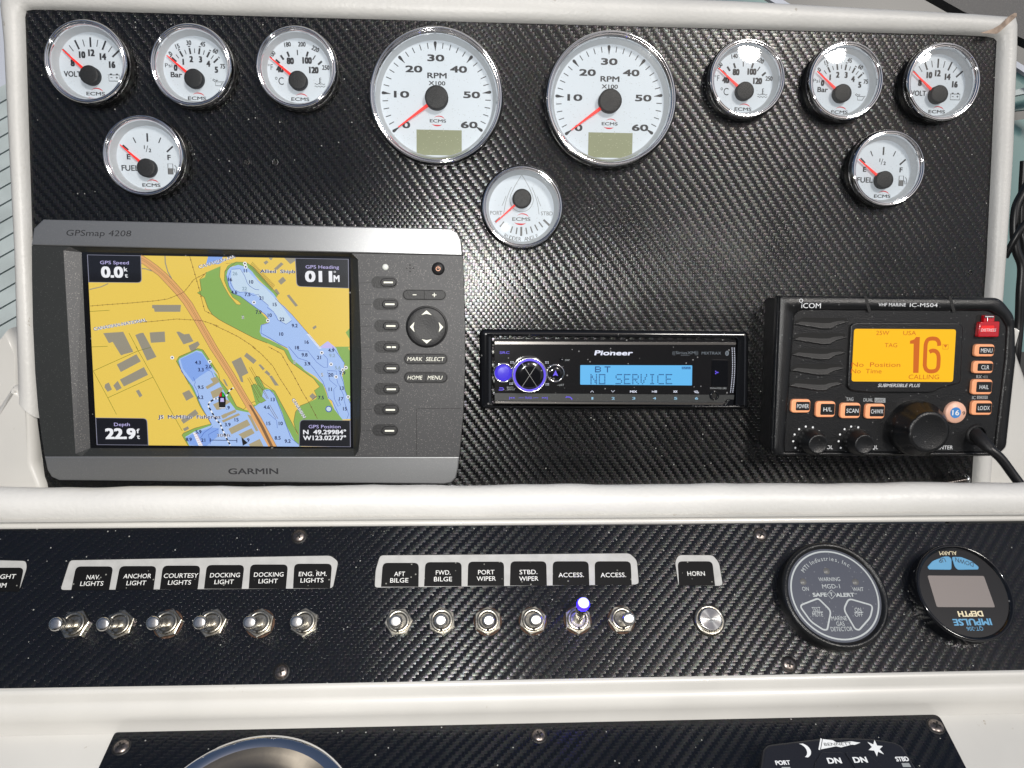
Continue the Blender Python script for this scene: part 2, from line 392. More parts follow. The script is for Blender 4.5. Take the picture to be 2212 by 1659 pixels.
def roundpoly(p, r, seg=4):
    o = []; n = len(p)
    for i in range(n):
        rr = r[i] if isinstance(r, (list, tuple)) else r
        a, b, c = Vector(p[i - 1][:2]), Vector(p[i][:2]), Vector(p[(i + 1) % n][:2])
        if rr <= 0: o.append(tuple(b)); continue
        u = (a - b); v = (c - b); q = min(rr, u.length * .45, v.length * .45); u = b + u.normalized() * q; v = b + v.normalized() * q
        for k in range(seg + 1):
            t_ = k / seg; o.append(tuple(u * (1 - t_) ** 2 + b * 2 * t_ * (1 - t_) + v * t_ * t_))
    return o
def clip(poly, quad):
    out = list(poly); sgn = 1 if area(quad) > 0 else -1
    for i in range(len(quad)):
        a, b = quad[i - 1], quad[i]; inp = out; out = []
        f = lambda p: sgn * ((b[0] - a[0]) * (p[1] - a[1]) - (b[1] - a[1]) * (p[0] - a[0]))
        for k in range(len(inp)):
            p, q = inp[k - 1], inp[k]; fp, fq = f(p), f(q)
            if (fp >= 0) != (fq >= 0): t_ = fp / (fp - fq); out.append((p[0] + (q[0] - p[0]) * t_, p[1] + (q[1] - p[1]) * t_))
            if fq >= 0: out.append(q)
    return out
class Thing:
    """an Empty on a console plane; h is its height above that plane; loc() turns picture measurements into local mm"""
    def __init__(s, name, label, cat, fr, px, py, h=0, group=None):
        s.fr = fr; s.h = h; s.u, s.v = fr.uv(px, py, h)
        o = bpy.data.objects.new(name, None); o.empty_display_size = .01; COL.objects.link(o)
        o.matrix_world = fr.mat(s.u, s.v, h); o['label'] = label; o['category'] = cat
        if group: o['group'] = group
        s.o = o
    def loc(s, px, py, z=0):
        a, b = s.fr.uv(px, py, s.h + z); return (a - s.u, b - s.v)
    def L(s, pts, z=0): return [s.loc(x, y, z) for x, y in pts]
    def sc(s, px, py, z=0): return s.fr.scale(px, py, s.h + z)
    def txt(s, mb, st, px, py, hp, m, z=0, wp=None, **kw):
        x, y = s.loc(px, py, z); a, b = s.sc(px, py, z)
        mb.text(st, x, y, z, hp * b, m, w=wp * a if wp else None, **kw)
    def strip(s, mb, pts, wp, m, z=0, closed=False):
        a, b = s.sc(*pts[0], z); mb.ribbon(s.L(pts, z), wp * a, z, m, closed)
def tagged(o, label, cat, group=None):
    o['label'] = label; o['category'] = cat
    if group: o['group'] = group
    return o
def dup(th, fr=None):
    pass

# ================================================================== THE CONSOLE
UVF = lambda th: (lambda co: (co.x + th.u * S, co.y + th.v * S))
# --- upper instrument panel
tA = Thing('instrument_panel', 'upper black carbon-weave panel holding the round gauges, chart screen and radios', 'panel', A, 1106, 530)
m = MB(); m.prism(roundpoly(tA.L([(36, 8), (2166, 68), (2108, 1056), (100, 1054), (74, 860), (50, 500)]), 3), -3, 0, 'carbon_a'); m.build('vinyl_sheet', tA.o, uvf=UVF(tA))
for px, py, r in ((533, 350, 3.0), (594, 351, 3.4), (1748, 364, 2.6), (1700, 362, 2.2), (2096, 588, 2.4)):
    x, y = tA.loc(px, py); m = MB(); m.lathe([(r * .8, .02), (r * .66, .4), (r * .4, .3), (r * .38, .06)], 'carbon_a', 14, x, y); m.disc(x, y, r * .45, .05, 'hole_dark', 12); m.build('old_hole', tA.o, uvf=UVF(tA))
# --- switch panel
tB = Thing('switch_panel', 'black carbon-weave panel in the middle carrying the row of toggle switches', 'panel', B, 1106, 1300)
m = MB(); m.prism(tB.L([(-120, 1141), (2330, 1129.5), (2330, 1446), (1106, 1470), (-120, 1489)]), -2, 0, 'carbon_b'); m.build('vinyl_sheet', tB.o, uvf=UVF(tB))
# --- lower panel
tC = Thing('lower_panel', 'lowest black carbon-weave panel cut off by the bottom of the picture', 'panel', C, 1106, 1600)
m = MB(); m.prism(roundpoly(tC.L([(248, 1582), (2028, 1543.5), (2180, 1840), (130, 1840)]), [2, 4, 0, 0]), -2, 0, 'carbon_b'); m.build('vinyl_sheet', tC.o, uvf=UVF(tC))

# --- white shell of the console
def struct(name, mb, fr, **kw):
    o = mb.build(name); o.matrix_world = fr.mat(0, 0, 0); o['kind'] = 'structure'; return o
def profile_sweep(fr, prof, u0, u1, m_, mb, step=12, wob=0):
    """prof: (py, depth) down the centre column; swept sideways along the console"""
    pr = [fr.vh(1106, py, d)[1:] for py, d in prof]
    n = len(pr); k = max(2, int((u1 - u0) / step)); vs = []; fs = []
    for i in range(k + 1):
        u = u0 + (u1 - u0) * i / k; w_ = wob * (sin(u * .021) + .5 * sin(u * .06 + 1))
        for v, h in pr: vs.append((u, v + w_, h))
    for i in range(k):
        for j in range(n - 1): a = i * n + j; fs.append((a, a + n, a + n + 1, a + 1))
    mb.add(vs, fs, m_, True)
# C-level white shelf round the lower panel
m = MB(); m.add([(x, y, -1.2) for x, y in [C.uv(-500, 1538, -1.2), C.uv(2700, 1538, -1.2), C.uv(3300, 2400, -1.2), C.uv(-1100, 2400, -1.2)]], [(0, 3, 2, 1)], 'gelcoat')
struct('console_shelf', m, C)
def zB(py, h=0):
    d = ray(1106, py); return ((B.o + B.n * (h * S) - CAMLOC).dot(B.n)) / d.dot(B.n)
def zC(py, h=0):
    d = ray(1106, py); return ((C.o + C.n * (h * S) - CAMLOC).dot(C.n)) / d.dot(C.n)
# moulding between switch panel and lower panel
m = MB()
prof = [(1462, zB(1462, -1)), (1470.5, zB(1470.5, .3)), (1474, zB(1474, .9)), (1484, zB(1484, -.6)), (1496, zB(1496, -3.2)), (1501, zB(1501, -4.0)), (1507, zB(1507, -4.2)), (1514, zB(1514, -4.6)), (1522, zB(1522, -5.4)), (1532, zB(1532, -7.0))]
z1 = zC(1563, -1.0); zz = prof[-1][1]
prof += [(1540, zz + (z1 - zz) * .3), (1552, zz + (z1 - zz) * .7), (1566, zC(1566, -1.15))]
profile_sweep(B, prof, -520, 520, 'gelcoat', m)
struct('console_moulding', m, B)
# thin bead above the switch panel and ledge behind the roll
m = MB()
prof = [(1108, zB(1108, -2)), (1117, zB(1117, -.5)), (1119.5, zB(1119.5, 1.6)), (1123, zB(1123, 2.2)), (1128, zB(1128, 2.0)), (1132.5, zB(1132.5, 1.4)), (1134.5, zB(1134.5, -.5))]
profile_sweep(B, prof, -520, 520, 'gelcoat', m)
struct('console_bead', m, B)
m = MB()
a = A.uv(1106, 1049)[1]
m.add([(-420, a, 0), (420, a, 0), (420, a - 4, 70), (-420, a - 4, 70)], [(0, 3, 2, 1)], 'gelcoat')
m.add([(-420, a, -4), (420, a, -4), (420, a + 500, -4), (-420, a + 500, -4)], [(0, 1, 2, 3)], 'gelcoat')
struct('console_ledge', m, A)
for o in [bpy.data.objects['console_ledge']]:
    # keep only the ledge and a backing the size of the panel
    me = o.data; vs = me.vertices
    for i, (px, py) in zip((4, 5, 6, 7), ((92, 1054), (2112, 1054), (2164, 60), (40, 0))):
        u, v = A.uv(px, py, -4); vs[i].co = (u * S, v * S, -4 * S)
# padded roll
tR = Thing('padded_roll', 'long white vinyl padded roll running across between the gauge panel and the switches', 'padded trim', B, 1106, 1083)
m = MB(); cv = B.uv(1106, 1083)[1]; rr_ = (B.uv(1106, 1050)[1] - B.uv(1106, 1116)[1]) / 2
vs = []; fs = []; K = 110; N = 22
for i in range(K + 1):
    u = -460 + 920 * i / K
    wv = .35 * sin(u * .05) + .2 * sin(u * .13 + 2); wr = 1 + .012 * sin(u * .07) + .01 * sin(u * .19)
    for j in range(N + 1):
        a = radians(-110) + radians(290) * j / N
        e = .25 * sin(u * .31 + j * .8) * (1 if j > 12 else .2)
        vs.append((u - tR.u, cv - tR.v + wv + cos(a) * -1 * 0 + (rr_ * wr + e * .3) * sin(a), 0 + (rr_ * .98 * wr) * cos(a) + 1.0))
for i in range(K):
    for j in range(N): a = i * (N + 1) + j; fs.append((a, a + N + 1, a + N + 2, a + 1))
m.add(vs, fs, 'vinyl_roll', True); m.build('vinyl_cover', tR.o)
# padded rim round the instrument panel
tM = Thing('dash_surround', 'white vinyl padded rim framing the top and sides of the gauge panel', 'padded trim', A, 1106, 20)
st = [((84, 905), (36, 862)), ((82, 862), (38, 827)), ((75, 700), (34, 700)), ((66, 545), (29, 540)), ((58, 300), (17, 300)), ((51, 90), (6, 90)), ((49, 34), (-2, 10)), ((52, 20), (0, -26)), ((66, 17.5), (20, -44)), ((110, 18), (90, -46)),
      ((600, 33), (600, -34)), ((1100, 46.5), (1100, -22)), ((1600, 60), (1600, 0)), ((2080, 73), (2100, 28)), ((2135, 76), (2165, 33)), ((2152, 79), (2196, 35)), ((2159, 86), (2199, 50)), ((2157, 120), (2199, 100)),
      ((2148, 330), (2190, 330)), ((2136, 576), (2173, 575)), ((2120, 800), (2158, 800)), ((2104, 1048), (2140, 1048))]
dense = []
for i in range(len(st) - 1):
    (a, b), (c, d) = st[i], st[i + 1]; n_ = max(1, int(hypot(c[0] - a[0], c[1] - a[1]) / 25))
    for k in range(n_):
        t_ = k / n_; dense.append(((a[0] + (c[0] - a[0]) * t_, a[1] + (c[1] - a[1]) * t_), (b[0] + (d[0] - b[0]) * t_, b[1] + (d[1] - b[1]) * t_)))
dense.append(st[-1]); vs = []; fs = []; N = 12
for i, (a, b) in enumerate(dense):
    p = Vector(tM.loc(*a, 3)); q = Vector(tM.loc(*b, 3)); wob = .3 * sin(i * .35)
    for j in range(N + 1):
        al = pi * j / N; t_ = (1 - cos(al)) / 2; xy = p.lerp(q, t_)
        vs.append((xy.x, xy.y, -2 + (9.5 + wob) * sin(al) ** .75 if 0 < j < N else -8 if j == N else .1))
for i in range(len(dense) - 1):
    for j in range(N): a = i * (N + 1) + j; fs.append((a, a + 1, a + N + 2, a + N + 1))
m = MB(); m.add(vs, fs, 'vinyl', True); m.build('rim_cover', tM.o)
zz = Z(3300, 0, 4.096)
m = MB(); pts = [zz(*p) for p in ((2070, 195), (2110, 200), (2105, 250), (1960, 380), (1850, 480), (1800, 515), (1540, 505), (1740, 440), (1860, 370), (1980, 250))]
L_ = tM.L(pts, 9); m.poly(L_, 8.6, 'grime'); m.build('worn_seam', tM.o)

# side mouldings of the console, left and right of the panel
def bulge(name, pts, base, top, fr=A, m_='gelcoat', inset_=7, n=4):
    mb = MB(); q = [fr.uv(x, y, base) for x, y in pts]
    if area(q) < 0: q = q[::-1]
    loops = []
    for k in range(n + 1):
        a = pi / 2 * k / n; loops.append((inset(q, inset_ * (1 - cos(a))), base + (top - base) * sin(a)))
    vs = []; c = len(q); fs = []
    for lp, z in [(q, base - 25)] + loops: vs += [(x, y, z) for x, y in lp]
    for k in range(len(loops)):
        for i in range(c): j = (i + 1) % c; fs.append((k * c + i, k * c + j, (k + 1) * c + j, (k + 1) * c + i))
    mb.add(vs, fs, m_, True); mb.poly(loops[-1][0], top, m_); o = struct(name, mb, fr); return o
bulge('console_cheek', roundpoly([(-300, 1120), (-300, 1030), (-10, 900), (37, 829), (62, 842), (83, 866), (88, 996), (106, 1042), (118, 1110)], [0, 0, 14, 5, 3, 3, 8, 5, 0]), -2, 6, inset_=5, n=5)
bulge('console_cheek', [(-300, 1060), (-300, 940), (-4, 752), (34, 706), (58, 760), (60, 960)], -20, -8, inset_=2.5)
bulge('console_cheek', roundpoly([(2104, 1090), (2106, 990), (2150, 780), (2172, 700), (2190, 760), (2240, 900), (2330, 1000), (2330, 1100)], 5), -4, 2, inset_=8)

# ================================================================== GAUGES
def logo(mb, x, y, z, w_, ink='print_black'):
    k = w_ / 14
    mb.text('ECMS', x, y, z, 2.6 * k, ink, w=w_, bold=.03)
    a0, a1 = radians(150), radians(50)
    L1 = [(x + 1 * k + 4.8 * k * cos(radians(a)), y + .8 * k + 3.6 * k * sin(radians(a))) for a in range(150, 5, -12)]
    L2 = [(x + 1 * k + (4.8 + .08 * i * .1) * k * cos(radians(a)), y + .8 * k + (3.6 - 1.1 * (1 - abs(i - 9) / 12)) * k * sin(radians(a))) for i, a in enumerate(range(150, 5, -12))]
    for q in range(len(L1) - 1): mb.poly([L1[q], L1[q + 1], L2[q + 1], L2[q]], z, 'print_red')
    L1 = [(x - .6 * k + 5.2 * k * cos(radians(a)), y - .9 * k + 3.6 * k * sin(radians(a))) for a in range(200, 321, 12)]
    L2 = [(x - .6 * k + 5.2 * k * cos(radians(a)), y - .9 * k + (3.6 - 1.3 * sin(pi * i / 11)) * k * sin(radians(a))) for i, a in enumerate(range(200, 321, 12))]
    for q in range(len(L1) - 1): mb.poly([L1[q], L1[q + 1], L2[q + 1], L2[q]], z, 'print_red')
def tick(mb, a, r0, r1, wd, z, m='print_black', cx=0, cy=0):
    a = radians(a); mb.ribbon([(cx + r0 * cos(a), cy + r0 * sin(a)), (cx + r1 * cos(a), cy + r1 * sin(a))], wd, z, m)
HB = 13.0                                     # bezel front above the panel
def gauge(name, label, px, py, R0, Rd, piv, draw, ang, tip, hubr, nw, group=None, dz=2.0, hub_h=6.0):
    T = Thing(name, label, 'gauge', A, px, py, 0, group)
    # the picture measurement is of the ring near its front edge
    ks = .975 if 'rudder' in name else .955 if R0 > 40 else .885
    u, v = A.uv(px, py, (HB - 3) * ks); T.o.matrix_world = A.mat(u, v, 0) @ Matrix.Scale(ks, 4); T.u, T.v = u, v
    m = MB(); m.lathe([(R0 - 1.0, 0), (R0 - 1.0, 5.5), (R0 - .5, 6)], 'housing', 72); m.build('housing', T.o)
    e = 5.0 * R0 / 32
    m = MB(); pr = [(R0 - 1.0, 5.6), (R0 - .1, 6.4), (R0, 8.0), (R0 - .25, 9.6), (R0 - .9, 11.3), (R0 - 1.7, 12.4), (R0 - 2.5, 12.9), (R0 - 3.0, 12.3), (R0 - 3.25, 11.6), (R0 - 3.5, 11.7), (R0 - 3.75, 12.0), (R0 - 4.0, 11.7), (Rd + .35, 10.6), (Rd + .2, 9.6), (Rd + .2, 8.6)]
    m.lathe(pr, 'chrome', 96); m.build('bezel', T.o)
    m = MB(); m.lathe([(Rd + .25, 9.0), (Rd - 1.6, dz + 1), (Rd - 2.2, dz)], 'dial_wall', 72); m.disc(0, 0, Rd - 2.1, dz, 'dial', 72); m.build('dial_face', T.o)
    m = MB(); draw(m, dz + .08, piv); m.build('dial_print', T.o)
    a = radians(ang); d = Vector((cos(a), sin(a))); n = Vector((-d.y, d.x)); P = Vector((0, piv))
    m = MB(); q = [P + n * nw, P - n * nw, P + d * tip - n * .28 * nw, P + d * tip + n * .28 * nw]
    m.prism([tuple(x) for x in q], dz + 1.6, dz + 2.3, 'needle', .2); m.build('needle', T.o)
    m = MB(); m.lathe([(hubr, dz + .2), (hubr, hub_h + dz - .6), (hubr - .5, hub_h + dz - .1), (hubr - 1.4, hub_h + dz), (.01, hub_h + dz + .05)], 'hub', 40, 0, piv); m.build('needle_hub', T.o)
    m = MB(); Rg = Rd + .2; k = 1.6; m.lathe([(Rg * (1 - i / 10) + .001, 8.6 + k * (1 - (1 - i / 10) ** 2) + 0) for i in range(11)], 'glass', 64); m.build('glass', T.o)
    return T
def sweep_ticks(m, z, p, n, major, r0, r1, r0m=None, r1m=None, a0=137, a1=43, wM=1.25, wm=.6):
    for i in range(n):
        a = a0 + (a1 - a0) * i / (n - 1)
        if major(i): tick(m, a, r0, r1, wM, z, cy=p)
        else: tick(m, a, r0m or r0 + .6, r1m or r1 - .6, wm, z, cy=p)
def nums(m, z, p, L, h, bold=.07, sx=.8, ink='print_black'):
    for t_ in L: m.text(t_[0], t_[1], p + t_[2], z, h * 1.08, ink, rot=radians(t_[3] if len(t_) > 3 else 0), bold=bold, sx=sx)
def battery(m, x, y, z):
    m.ribbon([(x - 4, y - 2.6), (x + 4, y - 2.6), (x + 4, y + 2), (x - 4, y + 2)], .5, z, 'print_black', True)
    m.poly([(x - 3, y + 2), (x - 1.5, y + 2), (x - 1.5, y + 3), (x - 3, y + 3)], z, 'print_black'); m.poly([(x + 1.5, y + 2), (x + 3, y + 2), (x + 3, y + 3), (x + 1.5, y + 3)], z, 'print_black')
    m.ribbon([(x - 2.8, y), (x - 1.3, y)], .5, z, 'print_black'); m.ribbon([(x + 1.2, y), (x + 2.8, y)], .5, z, 'print_black'); m.ribbon([(x + 2, y - .8), (x + 2, y + .8)], .5, z, 'print_black')
def oilcan(m, x, y, z):
    m.ribbon([(x - 2, y - 2), (x + 2, y - 2), (x + 3, y), (x + 4.5, y + 1.2), (x + 2.2, y + .9), (x - 2.2, y + .9)], .45, z, 'print_black', True)
    m.ribbon([(x - 2.2, y + .9), (x - 4.2, y + 2.2), (x - 3.6, y + 3), (x - 1.8, y + 2)], .45, z, 'print_black'); m.ribbon([(x - 1, y + 1), (x - 1, y + 2)], .45, z, 'print_black'); m.ribbon([(x - 1.8, y + 2.1), (x, y + 2.1)], .45, z, 'print_black')
def water(m, x, y, z):
    m.ribbon([(x, y + 4), (x, y - .6)], .6, z, 'print_black')
    for q in (0, 1.2, 2.4, 3.5): m.ribbon([(x, y + .6 + q), (x + 1.2, y + .6 + q)], .35, z, 'print_black')
    for yy in (-.6, -2.4): m.ribbon([(x - 4 + i * .5, y + yy + .45 * sin(i * 1.25)) for i in range(17) if yy < -1 or abs(i - 8) > 1], .4, z, 'print_black')
def pump(m, x, y, z):
    m.ribbon([(x - 2.6, y - 4), (x - 2.6, y + 4), (x + 1.2, y + 4), (x + 1.2, y - 4)], .5, z, 'print_black', True)
    m.poly([(x - 2.6, y - 4), (x + 1.2, y - 4), (x + 1.2, y + .6), (x - 2.6, y + .6)], z, 'print_grey')
    m.ribbon([(x + 1.2, y), (x + 2.4, y), (x + 2.6, y - 2.4), (x + 3.8, y - 2.4), (x + 3.8, y + 1.6), (x + 2.6, y + 3)], .5, z, 'print_black')
def d_volt(m, z, p):
    sweep_ticks(m, z, p, 9, lambda i: i % 2 == 0, 21.8, 29, 22.6, 27.8, wM=1.35)
    nums(m, z, p, [('8', -14.2, 9.8), ('10', -6.7, 16), ('12', .3, 17.6), ('14', 8.8, 15), ('16', 15.4, 9.2)], 4.7)
    m.text('VOLT', -14.8, p + 1.6, z, 4.1, 'print_black', w=13, bold=.03); battery(m, 16.4, p - .4, z); logo(m, 1.8, p - 12.7, z, 14)
def d_oil(m, z, p):
    sweep_ticks(m, z, p, 11, lambda i: i % 2 == 0, 19.4, 24, 20, 23.4, wM=1.35)
    nums(m, z, p, [('0', -18.4, 19.2, 45), ('15', -12.9, 24.7, 18), ('30', -4.2, 27.5, 4), ('45', 6.4, 26.8, -8), ('60', 15.8, 21.8, -25), ('75', 20.9, 10.6, 0)], 3.2, .035)
    nums(m, z, p, [('0', -15, 8.7), ('1', -9, 13.3), ('2', -2.8, 15.4), ('3', 4.2, 15.4), ('4', 10.1, 12.3), ('5', 16, 8)], 4.3)
    for q in range(6): tick(m, 137 - 18.8 * q, 24.7, 25.5, 1.6, z, cy=p)
    m.text('Psi', -20.2, p + 10.4, z, 2.9, 'print_black', w=5.6, bold=.02); m.text('Bar', -14.6, p + 3.6, z, 4.0, 'print_black', w=8.8, bold=.035); oilcan(m, 17, p - 2, z); logo(m, .4, p - 13.8, z, 14)
def d_temp(m, z, p, right=False):
    for a in (137, 125, 111, 92, 72, 57, 41.5): tick(m, a, 20, 24, 1.5 if a not in (92, 57) else .8, z, cy=p)
    o = [('100', -20.2, 20.2, 50), ('140' if right else '180', -8.2, 27.8, 10), ('180' if right else '200', 2.8, 28.2, 0), ('220', 13.2, 25, -25), ('250', 20.9, 11.2, 0)]
    nums(m, z, p, o, 3.2, .035)
    nums(m, z, p, [('40', -14.6, 9.2), ('80', -6.4, 15.6), ('100', 6.6, 16.2), ('120', 11.6, 9.1)], 4.6)
    m.text('°F', -21.8, p + 10.6, z, 4.2, 'print_black', sx=.8); m.text('°C', -15.2, p + .3, z, 5.6, 'print_black', sx=.8); water(m, 16, p - .8, z); logo(m, .6, p - 13.1, z, 14)
def d_fuel(m, z, p):
    for a, r0, r1, w_ in ((137, 20.5, 26, 1.3), (114.7, 21.5, 26, .8), (90, 20.6, 27, 1.3), (66.6, 21.5, 26, .8), (42, 19.5, 26, 1.3)): tick(m, a, r0, r1, w_, z, cy=p)
    m.text('E', -15, p + 8.9, z, 4, 'print_black', bold=.05, sx=1.1); m.text('F', 16, p + 8.9, z, 4, 'print_black', bold=.05, sx=1.1)
    m.text('1', -2.6, p + 16.4, z, 2.8, 'print_black', bold=.04); m.text('/', -.7, p + 15.2, z, 4.8, 'print_black', bold=.01); m.text('2', 1.6, p + 14, z, 2.8, 'print_black', bold=.04)
    m.text('FUEL', -14.2, p + .3, z, 4.3, 'print_black', w=13.4, bold=.03); pump(m, 17.4, p, z); logo(m, 1.4, p - 12.6, z, 14)
def d_tach(m, z, p):
    for i in range(31):
        a = 216.5 - 250 * i / 30
        if i % 5 == 0:
            ar = radians(a); dx, dy = cos(ar), sin(ar); L_ = []
            for r_, w_ in ((33.8, .12), (36, .5), (38, .95), (39.3, 1.15), (40.1, .8), (40.4, .2)): L_.append((r_, w_))
            m.poly([(r_ * dx - w_ * dy, r_ * dy + w_ * dx) for r_, w_ in L_] + [(r_ * dx + w_ * dy, r_ * dy - w_ * dx) for r_, w_ in L_[::-1]], z, 'print_black')
        else: tick(m, a, 35.6, 39.7, .6, z)
    for s_, x, y in (('0', -22.5, -18.9), ('10', -25.7, 2.7), ('20', -16.6, 20.7), ('30', -.6, 28.8), ('40', 16, 21.2), ('50', 25.6, 3.4), ('60', 23.8, -18)): m.text(s_, x, y, z, 4.7, 'print_black', bold=.06, w=5.9 if s_ == '0' else 11.2 if s_ == '10' else 12.4)
    m.text('RPM', .2, 16.5, z, 3.9, 'print_black', bold=.04, w=14.2); m.text('X100', .2, 11.1, z, 2.9, 'print_black', bold=.03, w=12.2); logo(m, .8, -15.6, z, 12)
def d_rudder(m, z, p):
    k = 23.2; g_ = lambda x, y: ((x - 812) / k, p - (y - 665) / k)
    r_ = 8.7; L_ = [g_(812, 258)] + [g_(*q) for q in ((760, 340), (700, 440), (655, 530), (625, 600))]
    L_ += [(r_ * cos(radians(a)), p + r_ * 1.05 * sin(radians(a))) for a in range(180, 361, 12)] + [g_(*q) for q in ((999, 600), (970, 530), (925, 440), (865, 340), (812, 258))]
    m.ribbon(L_, .28, z, 'print_grey')
    for s_ in (1, -1):
        f = lambda x, y: ((s_ * (x - 812)) / k, p - (y - 665) / k)
        m.ribbon([f(*q) for q in ((985, 465), (1030, 560), (1070, 670), (1095, 780), (1115, 915))], .28, z, 'print_grey')
        m.ribbon([f(*q) for q in ((1080, 615), (1110, 700), (1145, 780))], .28, z, 'print_grey')
    for i, a in enumerate((221, 232, 242, 252, 261.5, 270, 279.5, 289, 298.5, 308.5, 318.3)):
        tick(m, a, 20 if a in (270,) else 20.8 if i < 10 else 22, 26.6 if a == 270 else 25.6 if i < 10 else 28.2, 1.5 if a in (221, 270, 318.3) else .9, z, 'print_grey', cy=p)
    m.text('PORT', -18.6, p - 10.1, z, 2.7, 'print_grey', w=8.8); m.text('STBD', 18.8, p - 10, z, 2.7, 'print_grey', w=8.8)
    s_ = 'RUDDER ANGLE'; n_ = len(s_)
    for i, c_ in enumerate(s_):
        if c_ == ' ': continue
        a = radians(246.5 + (294 - 246.5) * i / (n_ - 1)); m.text(c_, 29 * cos(a), p + 29 * sin(a), z, 2.9, 'print_grey', rot=a + pi / 2, sx=.85)
    logo(m, 0, p - 14.4, z, 13.5, 'print_grey')
P = -8.4; R1 = 31.6
G = 'round white-faced gauges in chrome bezels'
gauge('voltmeter_gauge', 'chrome volt gauge at the top left corner of the panel, needle on 8', 187, 134.5, R1, 26.5, P, d_volt, 137, 28, 7.1, 1.35, G)
gauge('oil_pressure_gauge', 'left oil pressure gauge marked Psi and Bar, between volt and temperature gauges', 414, 142, R1, 26.5, P, d_oil, 140, 27, 7.1, 1.35, G)
gauge('temperature_gauge', 'left water temperature gauge marked 200 at the top, beside the left tachometer', 640.6, 146.5, R1, 26.5, P, d_temp, 141, 28, 7.1, 1.35, G)
gauge('fuel_gauge', 'left fuel gauge above the chart screen, needle on E', 311, 337, R1, 26.5, P, d_fuel, 139, 27, 7.1, 1.35, G)
gauge('temperature_gauge', 'right water temperature gauge beside the right tachometer, marked 140 and 180', 1613.6, 170.5, R1 - .2, 26.3, P, lambda m, z, p: d_temp(m, z, p, True), 140, 28, 7.1, 1.35, G)
gauge('oil_pressure_gauge', 'right oil pressure gauge, middle of the three small gauges at upper right', 1826, 175.5, R1 - .2, 26.3, P, d_oil, 140, 27, 7.1, 1.35, G)
gauge('voltmeter_gauge', 'chrome volt gauge in the top right corner of the panel', 2036, 178, R1 - .2, 26.3, P, d_volt, 140, 28, 7.1, 1.35, G)
gauge('fuel_gauge', 'right fuel gauge set alone below the right oil pressure gauge', 1917, 364.5, R1 - .2, 26.3, P, d_fuel, 142, 27, 7.1, 1.35, G)
gauge('rudder_angle_gauge', 'rudder angle gauge with boat outline, below and between the two tachometers', 1128, 448, 30.4, 26.2, 6.7, d_rudder, 222, 25.5, 6.9, 1.0)
GT = 'large tachometers reading RPM x100'
for lab, px, py in (('left large tachometer with olive LCD window, needle on 0', 942.5, 208), ('right large tachometer with olive LCD window, needle on 0', 1320, 215)):
    T = gauge('tachometer', lab, px, py, 49.0, 43.4, 0, d_tach, 216.6, 35, 8.5, 1.5, GT)
    m = MB(); m.prism([(-15, -40.2), (18.3, -40.2), (18.3, -22), (-15, -22)], 2.02, 2.14, 'lcd'); m.build('lcd_window', T.o)

# ================================================================== CHART PLOTTER
GH = 20.0
T = Thing('chart_plotter', 'silver and grey GPS chart plotter with yellow harbour map on its screen', 'chart plotter', A, 540, 760, GH)
G6 = Z(900, 780, 2.4578); G5 = Z(60, 780, 2.4578); G7 = Z(60, 1300, 2.4578); G8 = Z(900, 1300, 2.4578)
oL = [(94, 474), (74, 493), (68.5, 530), (69, 600), (71, 700), (76, 806), (82, 880), (90, 945), (96.6, 985), (103, 1015), (112, 1030), (128, 1037)]
oR = [(960, 1045), (975, 1042), (985, 1032), (990, 1010), (992, 985), (1000, 900), (1004, 800), (1004, 700), (1001, 600), (999, 552), (996, 520), (988, 503), (972, 494)]
outline = oL + oR
m = MB(); m.prism(T.L(outline), -GH + .2, -6.5, 'housing'); m.build('back_case', T.o)
def lerp_edge(p, q, n): return [(p[0] + (q[0] - p[0]) * i / n, p[1] + (q[1] - p[1]) * i / n) for i in range(n + 1)]
m = MB(); m.prism(T.L([(94, 474), (74, 493), (68.5, 530), (999, 552), (996, 520), (988, 503), (972, 494)]), -7, .6, 'silver', .8, steps=2); o = m.build('top_band', T.o, {'label': 'silver band printed with the model name, chipped at its left corner'})
m = MB(); m.prism(T.L([(96.6, 985.5), (103, 1015), (112, 1030), (128, 1037), (960, 1045), (975, 1042), (985, 1032), (990, 1010), (992, 986.5)]), -7, .6, 'silver', .8, steps=2); m.build('bottom_band', T.o)
# middle frame around the screen: left column, right column, bevels
scr = [(176, 545), (757, 555), (763, 969), (195, 968)]
bev = [(137, 541), (150, 532), (760, 546.5), (773, 560), (781, 780), (780, 930), (774, 975), (766, 985.5), (176, 985.2), (163, 980)]
m = MB()
left = [(68.5, 530.6), (69, 600), (71, 700), (76, 806), (82, 880), (90, 945), (96.6, 984.6), (176, 985), (163, 980), (137, 541), (150, 532.5)]
m.prism(T.L(left), -7, 0, 'gps_dark'); m.build('left_frame', T.o)
m = MB(); m.prism(T.L([(760, 547.5), (773, 560), (781, 780), (780, 930), (774, 975), (766, 985.5), (992, 986), (1000, 900), (1004, 800), (1004, 700), (1001, 600), (999, 552.6)]), -7, 0, 'gps_grey'); kp = m.build('keypad_face', T.o)
DZ = -5.0
bo = [(150, 533), (760, 547), (773, 560), (777, 760), (774, 975), (766, 985), (176, 985), (163, 980), (150, 760), (137, 541)]
def facet(mb, pa, pb, mname):
    a = [T.loc(*p, 0) + (0,) for p in pa]; b = [T.loc(*p, DZ) + (DZ,) for p in pb]
    a = [(x, y, 0) for x, y, _ in a]; b = [(x, y, DZ) for x, y, _ in b]
    mb.add(a + b, [(0, 1, 3, 2)], mname)
m = MB(); facet(m, [(150, 532.5), (760, 547.2)], [(176, 545), (757, 555)], 'gps_dark'); facet(m, [(760, 547.2), (773, 560)], [(757, 555), (757, 555.2)], 'gps_dark')
